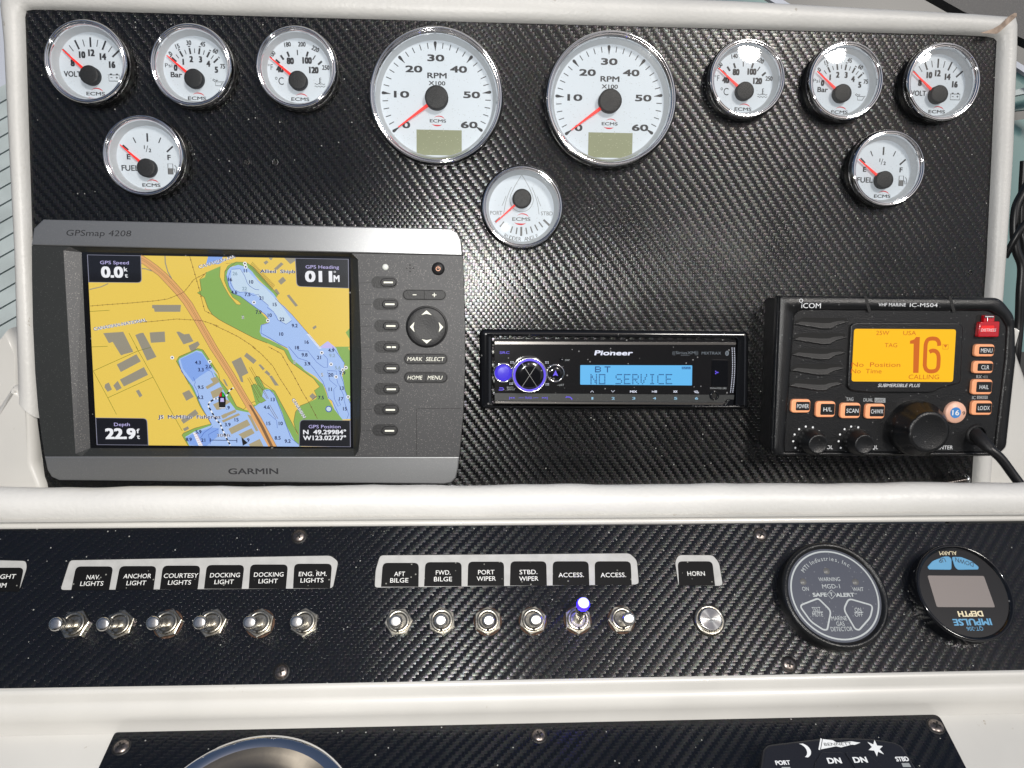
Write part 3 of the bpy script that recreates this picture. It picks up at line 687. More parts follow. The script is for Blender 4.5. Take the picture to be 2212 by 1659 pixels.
facet(m, [(773, 560), (781, 780)], [(757, 555), (760, 772)], 'gps_dark'); facet(m, [(781, 780), (774, 975)], [(760, 772), (763, 969)], 'gps_dark'); facet(m, [(774, 975), (766, 985.5)], [(763, 968.8), (763, 969)], 'gps_dark')
facet(m, [(766, 985.5), (176, 985.2)], [(763, 969), (195, 968)], 'gps_dark'); facet(m, [(176, 985.2), (163, 980)], [(195, 968), (194.9, 967.8)], 'gps_dark')
facet(m, [(163, 980), (137, 541)], [(195, 968), (176, 545)], 'gps_grey'); facet(m, [(137, 541), (150, 532.5)], [(176, 545.2), (176, 545)], 'gps_grey')  # left facets lighter, the others darker: light from the right put into colour
m.build('screen_bevel', T.o)
m = MB(); m.poly(T.L(scr, DZ), DZ, 'gloss_black'); m.build('screen_border', T.o)
# ---- map
Q1 = Z(300, 920, 4.2538); Q2 = Z(800, 920, 4.2538); Q3 = Z(300, 1300, 4.2538); Q4 = Z(800, 1300, 4.2538)
quad = [(188, 550), (753, 559.5), (757.5, 965.6), (209, 961)]
m = MB(); lay = [0]
def zl(k): return DZ + .15 + .05 * k
def mp(pts, mt, k):
    p = clip(pts, quad)
    if len(p) > 2: m.poly(T.L(p, zl(k)), zl(k), mt)
def ln(pts, mt, k, w_=1.0):
    q = [p for p in pts if 184 < p[0] < 758 and 549 < p[1] < 966]
    if len(q) > 1: T.strip(m, q, w_, mt, zl(k))
def q_(f, L_): return [f(*p) for p in L_]
mp(quad, 'm_land', 0)
north = q_(Q1, [(2015, 430), (1990, 510), (1910, 545), (1920, 640), (1935, 720), (1870, 755), (1980, 830), (2040, 1000), (2110, 1105), (2212, 1180)]) + q_(Q2, [(190, 1240), (420, 1360), (650, 1480), (860, 1560), (1080, 1659)]) + q_(Q4, [(1130, 60), (1200, 200), (1250, 260), (1350, 330), (1500, 440), (1600, 510), (1695, 640), (1610, 700), (1650, 790), (1640, 830), (1520, 890), (1390, 940), (1310, 1040), (1280, 1200), (1300, 1320), (1360, 1420), (2060, 1420), (2060, 1150), (1930, 1000), (1830, 830), (1750, 600), (1450, 370), (1200, 60)]) + q_(Q2, [(1050, 1580), (770, 1450), (740, 1380), (760, 1270), (900, 1220), (700, 1010), (430, 810), (300, 700), (230, 480), (300, 330), (400, 320), (540, 350), (840, 660), (1000, 830), (1030, 790), (900, 650), (640, 350), (520, 270), (360, 265), (120, 330)])
mp(north, 'm_green', 1)
mp(q_(Q1, [(2050, 150), (2212, 150), (2300, 250), (2212, 300), (2010, 300)]) , 'm_shallow', 1); mp(q_(Q2, [(0, 150), (165, 150), (130, 230), (-10, 300)]), 'm_shallow', 2)
chan = q_(Q2, [(230, 400), (270, 350), (400, 310), (540, 350), (620, 420), (720, 560), (840, 660), (960, 770), (1000, 830), (1060, 920), (1130, 970), (1250, 1100), (1330, 1190), (1500, 1390), (1700, 1620), (1820, 1530), (1960, 1640)]) + q_(Q4, [(2000, 120), (2090, 260), (2080, 350), (2050, 450), (2080, 570), (2100, 700), (2150, 820), (2190, 900), (2250, 1150), (2060, 1160), (1930, 1000), (1890, 860), (1830, 830), (1800, 700), (1750, 600), (1620, 470), (1450, 370), (1420, 330), (1260, 200), (1200, 60)]) + q_(Q2, [(1180, 1640), (1050, 1580), (900, 1500), (770, 1450), (740, 1380), (760, 1270), (890, 1230), (900, 1200), (830, 1110), (700, 1010), (550, 900), (430, 810), (320, 760), (250, 650), (210, 480)])
mp(chan, 'm_water', 3)
mp(q_(Q2, [(290, 390), (430, 375), (480, 430), (560, 420), (720, 590), (840, 690), (990, 850), (1100, 980), (1250, 1190), (1170, 1260), (1030, 1190), (1020, 1130), (960, 1060), (870, 960), (760, 850), (640, 760), (420, 740), (330, 700), (280, 560)]), 'm_deep', 4)
mp(q_(Q4, [(2150, 20), (2190, 100), (2190, 900), (2100, 700), (2060, 480), (2100, 300), (1960, 40), (1900, 0), (2190, 0)]), 'm_green', 2)
mp(q_(Q2, [(2175, 1320), (2110, 1390), (2175, 1500)]), 'm_green', 1)
spit = q_(Q2, [(110, 340), (100, 500), (160, 640), (250, 800), (370, 940), (420, 950), (440, 930), (400, 890), (310, 830), (230, 700), (175, 560), (180, 420), (230, 330), (300, 280), (200, 290)])
mp(spit, 'm_land', 5); ln(spit, 'm_brown', 6, .7)
mp(q_(Q2, [(1830, 1530), (1960, 1640), (1700, 1640)]), 'm_lilac', 4)
ln(q_(Q2, [(290, 380), (430, 375), (500, 490), (540, 600), (580, 650), (660, 700), (730, 710)]), 'm_line', 6, .9); ln(q_(Q2, [(280, 400), (240, 500), (290, 640), (340, 720), (420, 750), (520, 740), (640, 800), (720, 780), (760, 860), (880, 960), (860, 990), (960, 1060), (1030, 1190), (1160, 1260), (1250, 1200)]), 'm_line', 6, .9)
ln(q_(Q2, [(210, 480), (250, 650), (320, 770), (430, 810), (550, 900), (700, 1010), (830, 1100), (900, 1200), (880, 1240), (770, 1270), (760, 1400), (900, 1480), (1050, 1570), (1180, 1640)]), 'm_line', 6, 1.1)
ln(q_(Q2, [(1700, 1620), (1500, 1390), (1250, 1100), (990, 850), (1030, 790), (640, 350), (520, 270), (360, 265), (180, 420)]), 'm_brown', 6, .8)
ln(q_(Q1, [(2015, 430), (1910, 545), (1935, 720), (1870, 755), (1980, 830), (2040, 1000), (2110, 1105), (2212, 1180)]) + q_(Q2, [(190, 1240), (420, 1360), (650, 1480), (860, 1560)]), 'm_brown', 6, 1.0)
ln(q_(Q4, [(1000, 0), (1130, 60), (1200, 200), (1250, 260), (1500, 440), (1600, 510), (1695, 640), (1610, 700), (1650, 790), (1520, 890), (1390, 940), (1310, 1040), (1280, 1200), (1350, 1400), (1180, 1080), (980, 710), (800, 580), (720, 480), (680, 470)]), 'm_brown', 6, .9)
ln(q_(Q4, [(1200, 0), (1350, 180), (1500, 230), (1600, 350), (1750, 560), (1840, 820), (1900, 870), (2000, 1080)]), 'm_line', 6, .9); ln(q_(Q4, [(1350, 60), (1510, 70), (1650, 250), (1760, 330), (1820, 330), (1820, 190), (1730, 100)]), 'm_line', 6, .8)
ln(q_(Q4, [(1820, 380), (1970, 390), (1960, 480), (1990, 600)]), 'm_line', 6, .8); ln(q_(Q4, [(1820, 400), (1860, 540), (1970, 630), (1920, 680), (1930, 830), (1990, 950), (2030, 930), (1990, 840)]), 'm_line', 6, .8)
ln(q_(Q4, [(1900, 0), (2090, 260), (2080, 350), (2000, 380), (2070, 560), (2100, 700), (2180, 900)]), 'm_line', 6, .9); ln(q_(Q4, [(2000, 600), (2080, 780), (2090, 880), (2160, 1080), (2130, 1150)]), 'm_line', 6, .8)
# pier hatching
for i in range(26):
    x = 600 + i * 14; y = 285 + i * 14.5; ln(q_(Q2, [(x - 25, y + 60), (x + 30, y - 20)]), 'm_brown' if i > 2 else 'm_olive', 7, .8)
for i in range(12):
    x = 1500 + i * 17; y = 1410 + i * 20; ln(q_(Q2, [(x - 10, y + 10), (x + 35, y + 10)]), 'm_white', 7, 1.5)
# west basin and bottom water
west = q_(Q3, [(1580, 160), (1880, 30), (1960, 50), (2060, 200), (2212, 430)]) + q_(Q4, [(0, 350), (100, 530), (250, 720), (370, 950), (480, 1000), (560, 1020), (650, 920), (680, 930), (600, 620), (650, 590), (700, 610), (650, 500), (700, 470), (740, 500), (800, 640), (970, 700), (1080, 900), (1180, 1080), (1340, 1400), (1400, 1400), (1400, 1600)]) + q_(Q3, [(1740, 1600), (1625, 1410), (1650, 1380), (1830, 1300), (2090, 1230), (2050, 1150), (1910, 940), (1860, 820), (1740, 600), (1535, 230)])
mp(west, 'm_green', 1)
bas = q_(Q3, [(1590, 190), (1860, 60), (1940, 80), (2040, 230), (2200, 460)]) + q_(Q4, [(0, 400), (90, 560), (240, 850), (360, 1010), (560, 1050), (650, 960), (760, 890), (800, 690), (880, 680), (960, 740), (1010, 850), (1100, 1060), (1160, 1250), (1260, 1440), (1300, 1510), (1370, 1560), (1370, 1620)]) + q_(Q3, [(1760, 1620), (1680, 1440), (1830, 1350), (2080, 1260), (2100, 1240), (1940, 960), (1890, 850), (1800, 640), (1620, 400), (1570, 230)])
mp(bas, 'm_water', 3)
mp(q_(Q3, [(1600, 200), (1850, 80), (1950, 110), (2100, 350), (1900, 480), (1800, 560), (1640, 350)]), 'm_shallow', 4)
mp(q_(Q3, [(1740, 1560), (1700, 1440), (1850, 1370), (2100, 1290), (2212, 1300), (2212, 1420), (2000, 1600)]), 'm_shallow', 4)
ln(q_(Q3, [(1570, 230), (1620, 400), (1800, 640), (1890, 850), (1940, 960), (2100, 1240), (2080, 1260)]), 'm_line', 6, .9); ln(q_(Q3, [(1740, 600), (1535, 230), (1580, 160), (1880, 30), (1960, 50), (2060, 200), (2212, 430)]) + q_(Q4, [(100, 530), (250, 720), (370, 950), (480, 1000), (620, 890), (670, 870)]), 'm_brown', 6, 1.0)
ln(q_(Q3, [(1860, 820), (1910, 940), (2090, 1230), (1830, 1300), (1650, 1380), (1625, 1410), (1720, 1570)]), 'm_brown', 6, .9)
ln(q_(Q3, [(2000, 350), (2100, 400), (2130, 480)]), 'm_line', 6, .8); ln(q_(Q3, [(1810, 490), (1840, 570), (1820, 610), (1870, 700), (1900, 800)]), 'm_line', 6, .8)
ln(q_(Q4, [(840, 700), (900, 690), (980, 780), (1050, 960), (1150, 1220), (1240, 1460), (1360, 1560)]), 'm_line', 6, 1.0); ln(q_(Q4, [(870, 1060), (930, 1110), (1010, 1180), (1020, 1300)]), 'm_line', 6, .8)
ln(q_(Q3, [(2120, 1270), (1980, 1370), (1920, 1460)]), 'm_line', 6, .8); ln(q_(Q3, [(2212, 1310), (2050, 1400), (2080, 1560)]), 'm_line', 6, .8)
# docks
for L_ in ([(0, 480), (60, 500), (90, 560), (0, 620)], [(0, 700), (160, 640), (130, 740), (0, 790)], [(10, 930), (200, 840), (280, 880), (60, 1010)], [(190, 1070), (350, 1000), (370, 1040), (220, 1110)], [(130, 1180), (400, 1060), (430, 1090), (160, 1210)], [(240, 1310), (540, 1160), (590, 1250), (290, 1400)], [(400, 1400), (610, 1300), (660, 1380), (480, 1470)], [(560, 1560), (740, 1470), (800, 1590), (600, 1600)], [(540, 1080), (600, 1100), (720, 1340), (680, 1350)], [(120, 1100), (200, 1060), (220, 1120), (150, 1150)]):
    mp(q_(Q4, L_), 'm_dock', 5)
for L_ in ([(2080, 510), (2180, 480), (2230, 560), (2030, 680), (2000, 640), (2120, 570)], [(2080, 720), (2250, 640), (2260, 760), (2120, 830)], [(2120, 920), (2230, 870), (2250, 1000), (2180, 1010)]): mp(q_(Q3, L_), 'm_dock', 5)
mp(q_(Q3, [(1800, 1370), (1850, 1370), (1960, 1580), (1890, 1580)]), 'm_white', 5)
for i in range(6): ln(q_(Q3, [(1815 + i * 17, 1400 + i * 32), (1880 + i * 15, 1390 + i * 32)]), 'm_red', 7, .6)
# green slips
for L_ in ([(650, 500), (690, 470), (730, 480), (820, 660), (800, 700), (700, 600)], [(600, 620), (670, 590), (770, 790), (840, 860), (760, 900), (720, 870)]): mp(q_(Q4, L_), 'm_green', 4); ln(q_(Q4, L_ + L_[:1]), 'm_brown', 6, .8)
for L_ in ([(600, 320), (880, 830)], [(570, 330), (860, 830)], [(545, 500), (730, 820)], [(575, 490), (760, 800)], [(900, 930), (1030, 1150)], [(880, 960), (1000, 1150)]): ln(q_(Q4, L_), 'm_brown', 6, .8)
# buildings
for f, L_ in ((Q1, [(1150, 950), (1610, 950), (1600, 1060), (1190, 1060), (1180, 1010), (1150, 1000)]), (Q1, [(370, 1400), (690, 1380), (850, 1700), (650, 1750), (520, 1540), (460, 1560)]), (Q1, [(880, 1430), (960, 1400), (1010, 1395), (1220, 1780), (1070, 1840)]), (Q1, [(1110, 1390), (1350, 1375), (1360, 1540), (1130, 1555)]), (Q1, [(1535, 1380), (1580, 1375), (1660, 1420), (1740, 1410), (1810, 1530), (1650, 1580)]), (Q1, [(1730, 1600), (1880, 1530), (1910, 1580), (1860, 1640), (1760, 1680)]), (Q3, [(1730, -20), (1830, -20), (1860, 40), (1780, 80)]),
            (Q3, [(585, 285), (900, 120), (970, 235), (650, 405)]), (Q3, [(635, 525), (1020, 325), (1085, 450), (700, 635)]), (Q3, [(390, 650), (400, 600), (460, 570), (510, 685), (440, 720)]), (Q3, [(530, 620), (600, 545), (665, 660), (585, 705)]), (Q3, [(890, 705), (940, 685), (995, 780), (950, 810)]), (Q3, [(1630, 740), (1740, 690), (1815, 800), (1695, 865)]), (Q3, [(1610, 1170), (1840, 1000), (1890, 1070), (1650, 1230)]), (Q3, [(1640, 1310), (1720, 1270), (1740, 1310), (1670, 1350)]), (Q3, [(570, 0), (800, 0), (840, 50), (660, 140)]),
            (Q4, [(290, 240), (440, 165), (560, 420), (460, 470), (480, 570), (440, 560), (400, 460)]), (Q4, [(490, 150), (530, 95), (690, 220), (640, 275)]), (Q4, [(720, 290), (750, 280), (820, 350), (790, 380)]), (Q4, [(815, 410), (850, 375), (910, 435), (890, 470)]), (Q4, [(890, 470), (930, 460), (1045, 620), (980, 620)]), (Q4, [(1530, 790), (1580, 740), (1650, 800), (1590, 850)]), (Q4, [(150, 520), (180, 520), (240, 640), (200, 620)]),
            (Q2, [(1130, 200), (1310, 200), (1300, 250), (1230, 300)]), (Q2, [(800, 270), (850, 240), (880, 270), (830, 310)]), (Q2, [(960, 380), (1080, 270), (1120, 300), (1020, 390)]), (Q2, [(880, 200), (950, 200), (920, 240)]), (Q2, [(1030, 570), (1110, 500), (1160, 560), (1080, 630)]), (Q2, [(970, 710), (1010, 695), (1060, 770), (1030, 790)]), (Q2, [(1170, 800), (1210, 785), (1350, 960), (1310, 980)]), (Q2, [(1580, 1310), (1630, 1275), (1650, 1305), (1600, 1345)])):
    mp(q_(f, L_), 'm_bld', 5)
# highway
rd = [((975, 150), (975, 290)), ((1110, 235), (1010, 300)), ((1240, 330), (1140, 400)), ((1390, 460), (1250, 480)), ((1500, 570), (1400, 640)), ((1650, 740), (1530, 780)), ((1790, 920), (1650, 930)), ((1940, 1190), (1820, 1200)), ((2212, 1659), (2100, 1659))]
rA = [Q1(*a) for a, b in rd] + q_(Q4, [(330, 430), (560, 830), (760, 1130), (1010, 1590)]); rB = [Q1(*b) for a, b in rd] + q_(Q4, [(60, 200), (250, 500), (520, 960), (880, 1600)])
rA[8] = Q4(70, 20); rB[8] = Q4(-60, 20)
for i in range(len(rA) - 1): mp([rA[i], rA[i + 1], rB[i + 1], rB[i]], 'm_road', 8)
mp(q_(Q4, [(570, 930), (600, 930), (800, 1270), (960, 1600), (910, 1600), (760, 1290)]), 'm_roaddark', 9)
ln(rA[:], 'm_roaddark', 10, .9); ln(rB[:-1], 'm_roaddark', 10, .9)
for t_ in (.35, .55): ln([(a[0] + (b[0] - a[0]) * t_, a[1] + (b[1] - a[1]) * t_) for a, b in zip(rA, rB)][:-1], 'm_roaddark', 10, .7)
ln(q_(Q1, [(1355, 170), (1360, 280), (1400, 420), (1460, 530)]), 'm_bld', 9, 2.4); ln(q_(Q1, [(985, 370), (1050, 375), (1150, 410)]), 'm_bld', 9, 2.2); ln(q_(Q1, [(150, 705), (340, 660), (450, 610)]), 'm_bld', 9, 2)
def rail(pts, f, nt=1.0, dots=False, k=10):
    P_ = q_(f, pts); ln(P_, 'm_brown', k, .9)
    for i in range(len(P_) - 1):
        a, b = P_[i], P_[i + 1]; d = hypot(b[0] - a[0], b[1] - a[1]); n_ = int(d / (14 if dots else 10)); 
        for j in range(n_):
            t_ = (j + .5) / n_; x, y = a[0] + (b[0] - a[0]) * t_, a[1] + (b[1] - a[1]) * t_
            if dots:
                if 188 < x < 755 and 551 < y < 964: lx, ly = T.loc(x, y, zl(k)); m.disc(lx, ly, .45, zl(k + 1), 'm_brown', 8)
            else: nx, ny = -(b[1] - a[1]) / d * 1.8, (b[0] - a[0]) / d * 1.8; ln([(x - nx, y - ny), (x + nx, y + ny)], 'm_brown', k, .7)
rail([(160, 968), (400, 948), (800, 920), (1200, 885), (1400, 855), (1600, 775), (1660, 740), (1720, 670), (1810, 550), (1860, 520), (2000, 450)], Q1); rail([(830, 1240), (1100, 1220), (1540, 1175), (1800, 1190), (1960, 1205), (2212, 1290)], Q1)
rail([(0, 1270), (200, 1360), (400, 1460), (600, 1590), (680, 1650)], Q2); rail([(620, 0), (760, 110), (950, 310), (1050, 490), (1240, 780)], Q4)
rail([(1750, 175), (1850, 520), (1910, 730), (1950, 900), (1990, 1045), (2110, 1105)], Q1, dots=True); rail([(880, 0), (1080, 110), (1280, 460), (1430, 740), (1530, 900), (1660, 1150)], Q4, dots=True)
ln(q_(Q3, [(890, 0), (1000, 190), (1165, 485), (1400, 930), (1630, 1345)]), 'm_olive', 7, .9); ln(q_(Q3, [(205, 390), (930, 65), (1130, 10)]), 'm_olive', 7, .9); ln(q_(Q3, [(215, 395), (440, 810), (580, 1080)]), 'm_olive', 7, .9); ln(q_(Q3, [(445, 815), (1165, 485)]), 'm_olive', 7, .9)
ln(q_(Q1, [(160, 1055), (470, 1035)]), 'm_olive', 7, .9); ln(q_(Q1, [(190, 1620), (440, 1610)]), 'm_olive', 7, .9); ln(q_(Q1, [(780, 1400), (920, 1659)]), 'm_olive', 7, .9)
# depth figures
def mt(s_, p, hp, mtl, k=11, rot=0, bold=.02, wp=None, halo=False):
    if halo: T.txt(m, s_, *p, hp, 'm_white', zl(k), wp, rot=rot, bold=bold + .07)
    T.txt(m, s_, *p, hp, mtl, zl(k + 1), wp, rot=rot, bold=bold)
for s_, f, x, y, c_ in (('26', Q2, 345, 450, 'm_fade'), ('11', Q2, 512, 405, 0), ('16', Q2, 268, 545, 0), ('10', Q2, 605, 583, 0), ('22', Q2, 497, 690, 'm_fade'), ('4.6', Q2, 332, 748, 0), ('7.5', Q2, 545, 783, 0), ('21', Q2, 765, 840, 0), ('15', Q2, 980, 943, 0), ('7.9', Q2, 722, 1065, 0), ('10', Q2, 900, 1115, 0), ('22', Q2, 1095, 1180, 0), ('9.2', Q2, 1297, 1280, 0), ('10', Q2, 1085, 1415, 0), ('16', Q2, 1490, 1543, 0), ('18', Q2, 1335, 1632, 0), ('4.9', Q4, 1880, 58, 0), ('9.8', Q4, 1455, 130, 0), ('21', Q4, 1685, 172, 0), ('9.2', Q4, 1895, 140, 'm_fade'), ('3.9', Q4, 1500, 272, 0), ('5.6', Q4, 1985, 335, 'm_fade'), ('20', Q4, 1875, 450, 0), ('7.9', Q4, 2060, 418, 0), ('11', Q4, 1865, 680, 0), ('13', Q4, 2050, 662, 0), ('7.5', Q4, 1717, 812, 0), ('17', Q4, 2040, 832, 0), ('15', Q4, 2100, 990, 0), ('13', Q4, 948, 843, 0), ('4.6', Q4, 850, 965, 0), ('.9', Q4, 235, 973, 0), ('15', Q4, 370, 1165, 0), ('3.9', Q4, 228, 1243, 0), ('15', Q4, 880, 1225, 0), ('10', Q4, 1075, 1225, 0), ('8.5', Q4, 1025, 1455, 0), ('9.2', Q4, 1185, 1507, 0), ('9', Q4, 557, 1490, 0), ('4.3', Q3, 1880, 253, 0), ('3.3', Q3, 1927, 367, 0), ('2.0', Q3, 2050, 318, 0), ('9.5', Q3, 1925, 647, 0), ('6.2', Q3, 1920, 808, 0), ('5.9', Q3, 1890, 1357, 0), ('21', Q3, 1965, 1492, 0), ('8.9', Q3, 1735, 1480, 0)):
    mt(s_, f(x, y), 7.6, c_ or 'm_ink', 10 if c_ else 11, bold=.035)
for f, x, y in ((Q2, 472, 1148), (Q4, 1297, 250), (Q4, 1735, 447)): mt('S', f(x, y), 7.6, 'm_black', halo=True, bold=0)
mt('CANADIAN-NATIONAL', Q1(640, 1262), 7.2, 'm_ink', rot=radians(10.5), wp=118, halo=True, bold=.025)
for s_, p, r_, w_ in (('CANADIAN-NA', Q2(130, 240), 17, 84),): mt(s_, (p[0] - 10, p[1] + 3), 7.2, 'm_ink', rot=radians(r_), wp=w_, halo=True, bold=.025)
mt('CANADIAN', Q4(1365, 985), 7.2, 'm_ink', rot=radians(-60), wp=50, halo=True, bold=.025)
mt('Allied  Shipb', Q2(1025, 415), 7.4, 'm_ink', wp=76, halo=True, bold=.03); mt('JS  McMillan  Fisheries', (409, 900.5), 7.6, 'm_ink', wp=135, halo=True, bold=.028)
mt('300ft', Q4(165, 1415), 6.6, 'm_ink', wp=30, halo=True, bold=0); ln([Q3(2080, 1490), Q4(370, 1497)], 'm_ink', 11, 1.4); ln(q_(Q4, [(375, 1460), (375, 1530)]), 'm_ink', 11, 1.6); ln(q_(Q3, [(2080, 1460), (2080, 1520)]), 'm_ink', 11, 1.6)
mp(q_(Q4, [(445, 1440), (550, 1535), (470, 1580)]), 'm_black', 12)
trk = q_(Q4, [(320, 655), (255, 700), (215, 780), (60, 830)]) + q_(Q3, [(2150, 830), (2060, 890), (2045, 950), (2100, 1040), (2180, 1180), (2240, 1230)]) + q_(Q4, [(130, 1290), (200, 1440), (270, 1575)])
ln(trk, 'm_white', 11, 3.2)
for i in range(len(trk) - 1):
    a, b = trk[i], trk[i + 1]; d = hypot(b[0] - a[0], b[1] - a[1]); n_ = max(1, int(d / 8))
    for j in range(n_): t0, t1 = (j + .25) / n_, (j + .75) / n_; ln([(a[0] + (b[0] - a[0]) * t0, a[1] + (b[1] - a[1]) * t0), (a[0] + (b[0] - a[0]) * t1, a[1] + (b[1] - a[1]) * t1)], 'm_box', 12, 3.4)
mp(q_(Q4, [(135, 715), (175, 750), (195, 800), (200, 850), (190, 990), (95, 990), (80, 850), (85, 800), (105, 745)]), 'm_black', 13); mp(q_(Q4, [(130, 725), (130, 795), (90, 795), (105, 755)]), 'm_red', 14); mp(q_(Q4, [(142, 725), (142, 795), (182, 795), (165, 755)]), 'm_grn', 14)
mp(q_(Q4, [(115, 820), (165, 820), (170, 880), (110, 880)]), 'm_lilac', 14); mp(q_(Q4, [(95, 970), (190, 970), (188, 985), (97, 985)]), 'm_white', 14)
for f, x, y in ((Q2, 503, 290), (Q2, 516, 342), (Q2, 648, 910), (Q2, 870, 1200), (Q4, 1730, 97), (Q4, 1878, 280), (Q4, 2115, 335), (Q4, 2065, 372), (Q4, 1958, 482), (Q4, 2150, 802), (Q3, 1470, 175), (Q3, 2070, 240)):
    x, y = T.loc(*f(x, y), zl(12)); m.disc(x, y, 1.3, zl(12), 'm_white', 10); m.disc(x, y, .6, zl(13), 'm_black', 8)
x, y = T.loc(*Q4(1840, 995), zl(12)); m.ring(x, y, 1.7, 2.3, zl(12), 'm_line', 20); m.disc(x, y, 1.7, zl(11), 'm_deep', 16)
# data boxes
def box(pts, rad):
    P_ = roundpoly(pts, rad, 5); mp(P_, 'm_boxline', 15)
    c = (sum(p[0] for p in pts) / 4, sum(p[1] for p in pts) / 4); m.poly(T.L([(p[0] + (c[0] - p[0]) * .025, p[1] + (c[1] - p[1]) * .03) for p in clip(P_, quad)], zl(16)), zl(16), 'm_box')
box([(188, 550), (304.5, 551.5), (306.5, 611), (190, 610)], [0, 0, 9, 0]); box([(637, 557), (753, 559), (754, 623), (640.5, 619)], [0, 0, 0, 9]); box([(206, 902), (318, 903.5), (321, 962.5), (209, 961)], [0, 9, 0, 0]); box([(647, 906.5), (757, 908), (757.5, 966), (645.5, 964)], [9, 0, 0, 0])
K_ = dict(z=zl(17))
T.txt(m, 'GPS Speed', *Q1(548, 275), 7, 'm_lilac', zl(17), 62, bold=.02); T.txt(m, '0.0', *Q1(512, 427), 24, 'm_white', zl(17), 48, bold=.05); T.txt(m, 'k', *Q1(728, 380), 9.5, 'm_white', zl(17), 8, bold=.03); T.txt(m, 't', *Q1(738, 478), 9.5, 'm_white', zl(17), 7, bold=.03)
T.txt(m, 'GPS Heading', *Q2(1738, 345), 7, 'm_lilac', zl(17), 72, bold=.02); T.txt(m, '011', *Q2(1680, 497), 24, 'm_white', zl(17), 59, bold=.05); T.txt(m, 'M', *Q2(1965, 530), 14.5, 'm_white', zl(17), 13, bold=.04); T.txt(m, '°', *Q2(1938, 450), 10, 'm_white', zl(17), 5, bold=.02)
T.txt(m, 'Depth', *Q3(668, 1240), 7, 'm_lilac', zl(17), 34, bold=.02); T.txt(m, '22.9', *Q3(645, 1388), 23, 'm_white', zl(17), 66, bold=.05); T.txt(m, 'f', *Q3(925, 1345), 9.5, 'm_white', zl(17), 7, bold=.03); T.txt(m, 't', *Q3(930, 1435), 9.5, 'm_white', zl(17), 7, bold=.03)
T.txt(m, 'GPS Position', *Q4(1775, 1275), 7, 'm_lilac', zl(17), 69, bold=.02); T.txt(m, 'N  49.29984°', *Q4(1775, 1362), 9.6, 'm_white', zl(17), 93, bold=.04); T.txt(m, 'W123.02737°', *Q4(1775, 1455), 9.6, 'm_white', zl(17), 93, bold=.04)
m.build('map_screen', T.o)
m = MB(); m.poly(T.L(quad, DZ + 1.6), DZ + 1.6, 'glass'); m.build('screen_glass', T.o)
# ---- prints and keys
m = MB(); T.txt(m, 'GPSmap 4208', 213.5, 503.5, 12.5, 'silver_print', .66, 140, shear=.22); m.build('model_print', T.o)
m = MB(); T.txt(m, 'GARMIN', 547, 1018, 12.5, 'silver_print', .66, 108, bold=.035); m.build('brand_print', T.o)
ky = [(830.1, 610, 839.5), (833.6, 657, 843), (836, 703.8, 845), (836.5, 749.3, 846), (836.3, 795, 846), (836, 840, 846), (835.2, 884.3, 844), (832, 929.4, 842)]
for i, (rx, y, kx) in enumerate(ky):
    sx_, sy_ = T.sc(rx, y); x_, y_ = T.loc(rx, y)
    m = MB(); m.prism(rrect(x_, y_, 56 * sx_, 26 * sy_, 12.9 * sy_, 6), -1, .12, 'rubber'); o = m.build('soft_key_recess', T.o)
    x2, y2 = T.loc(kx, y); m2 = MB(); m2.prism(rrect(x2, y2, 34 * sx_, 17.5 * sy_, 8.6 * sy_, 6), 0, 2.2, 'rubber', .5, steps=2); kk = m2.build('soft_key', o)
    m3 = MB()
    if i == 3: 
        for dx in (-5.5, 5.5): m3.poly(rrect(x2 + dx * sx_, y2, 9 * sx_, 3.6 * sy_, .3), 2.26, 'key_print')
    else: m3.poly(rrect(x2, y2, 20 * sx_, 3.6 * sy_, .3), 2.26, 'key_print')
    m3.build('soft_key_mark', o)
    m4 = MB(); T.strip(m4, [(774, y + 1.5), (804, y)], .8, 'black_matte', .05); m4.build('groove', T.o)
def pill(px, py, w_, h_, name, h=2.0, r=None, mt_='rubber', zz_=0, b=.5):
    sx_, sy_ = T.sc(px, py); x_, y_ = T.loc(px, py); m_ = MB(); m_.prism(rrect(x_, y_, w_ * sx_, h_ * sy_, (r if r else h_ * .49) * sy_, 7), zz_, zz_ + h, mt_, b, steps=2); return m_.build(name, T.o), x_, y_, sx_, sy_
for py, a, b, nm in ((636.8, '−', '+', 'zoom_key'), (775, 'MARK', 'SELECT', 'mark_select_key'), (815, 'HOME', 'MENU', 'home_menu_key')):
    px = 917 if py < 700 else 920
    sx_, sy_ = T.sc(px, py); x_, y_ = T.loc(px, py)
    m_ = MB(); m_.prism(rrect(x_, y_, 96 * sx_, 25 * sy_, 12.4 * sy_, 6), -1, .12, 'housing'); rim_ = m_.build('key_surround', T.o)
    o, x_, y_, sx_, sy_ = pill(px, py, 92, 21, nm)
    m_ = MB(); m_.ribbon([(x_, y_ - 9 * sy_), (x_, y_ + 9 * sy_)], .35, 2.05, 'hole_dark')
    if py < 700:
        m_.ribbon([(x_ - 25 * sx_, y_), (x_ - 17 * sx_, y_)], .55, 2.06, 'key_print'); m_.ribbon([(x_ + 17 * sx_, y_), (x_ + 26 * sx_, y_)], .55, 2.06, 'key_print'); m_.ribbon([(x_ + 21.5 * sx_, y_ - 4.5 * sy_), (x_ + 21.5 * sx_, y_ + 4.5 * sy_)], .55, 2.07, 'key_print')
    else: m_.text(a, x_ - 23 * sx_, y_, 2.06, 8.2 * sy_, 'key_print', w=(32 if a == 'MARK' else 31) * sx_, bold=.0, shear=.2); m_.text(b, x_ + 20 * sx_, y_, 2.06, 8.2 * sy_, 'key_print', w=(39 if b == 'SELECT' else 31) * sx_, bold=.0, shear=.2)
    m_.build('key_print', o)
x_, y_ = T.loc(922, 706); s_ = T.sc(922, 706)[0]
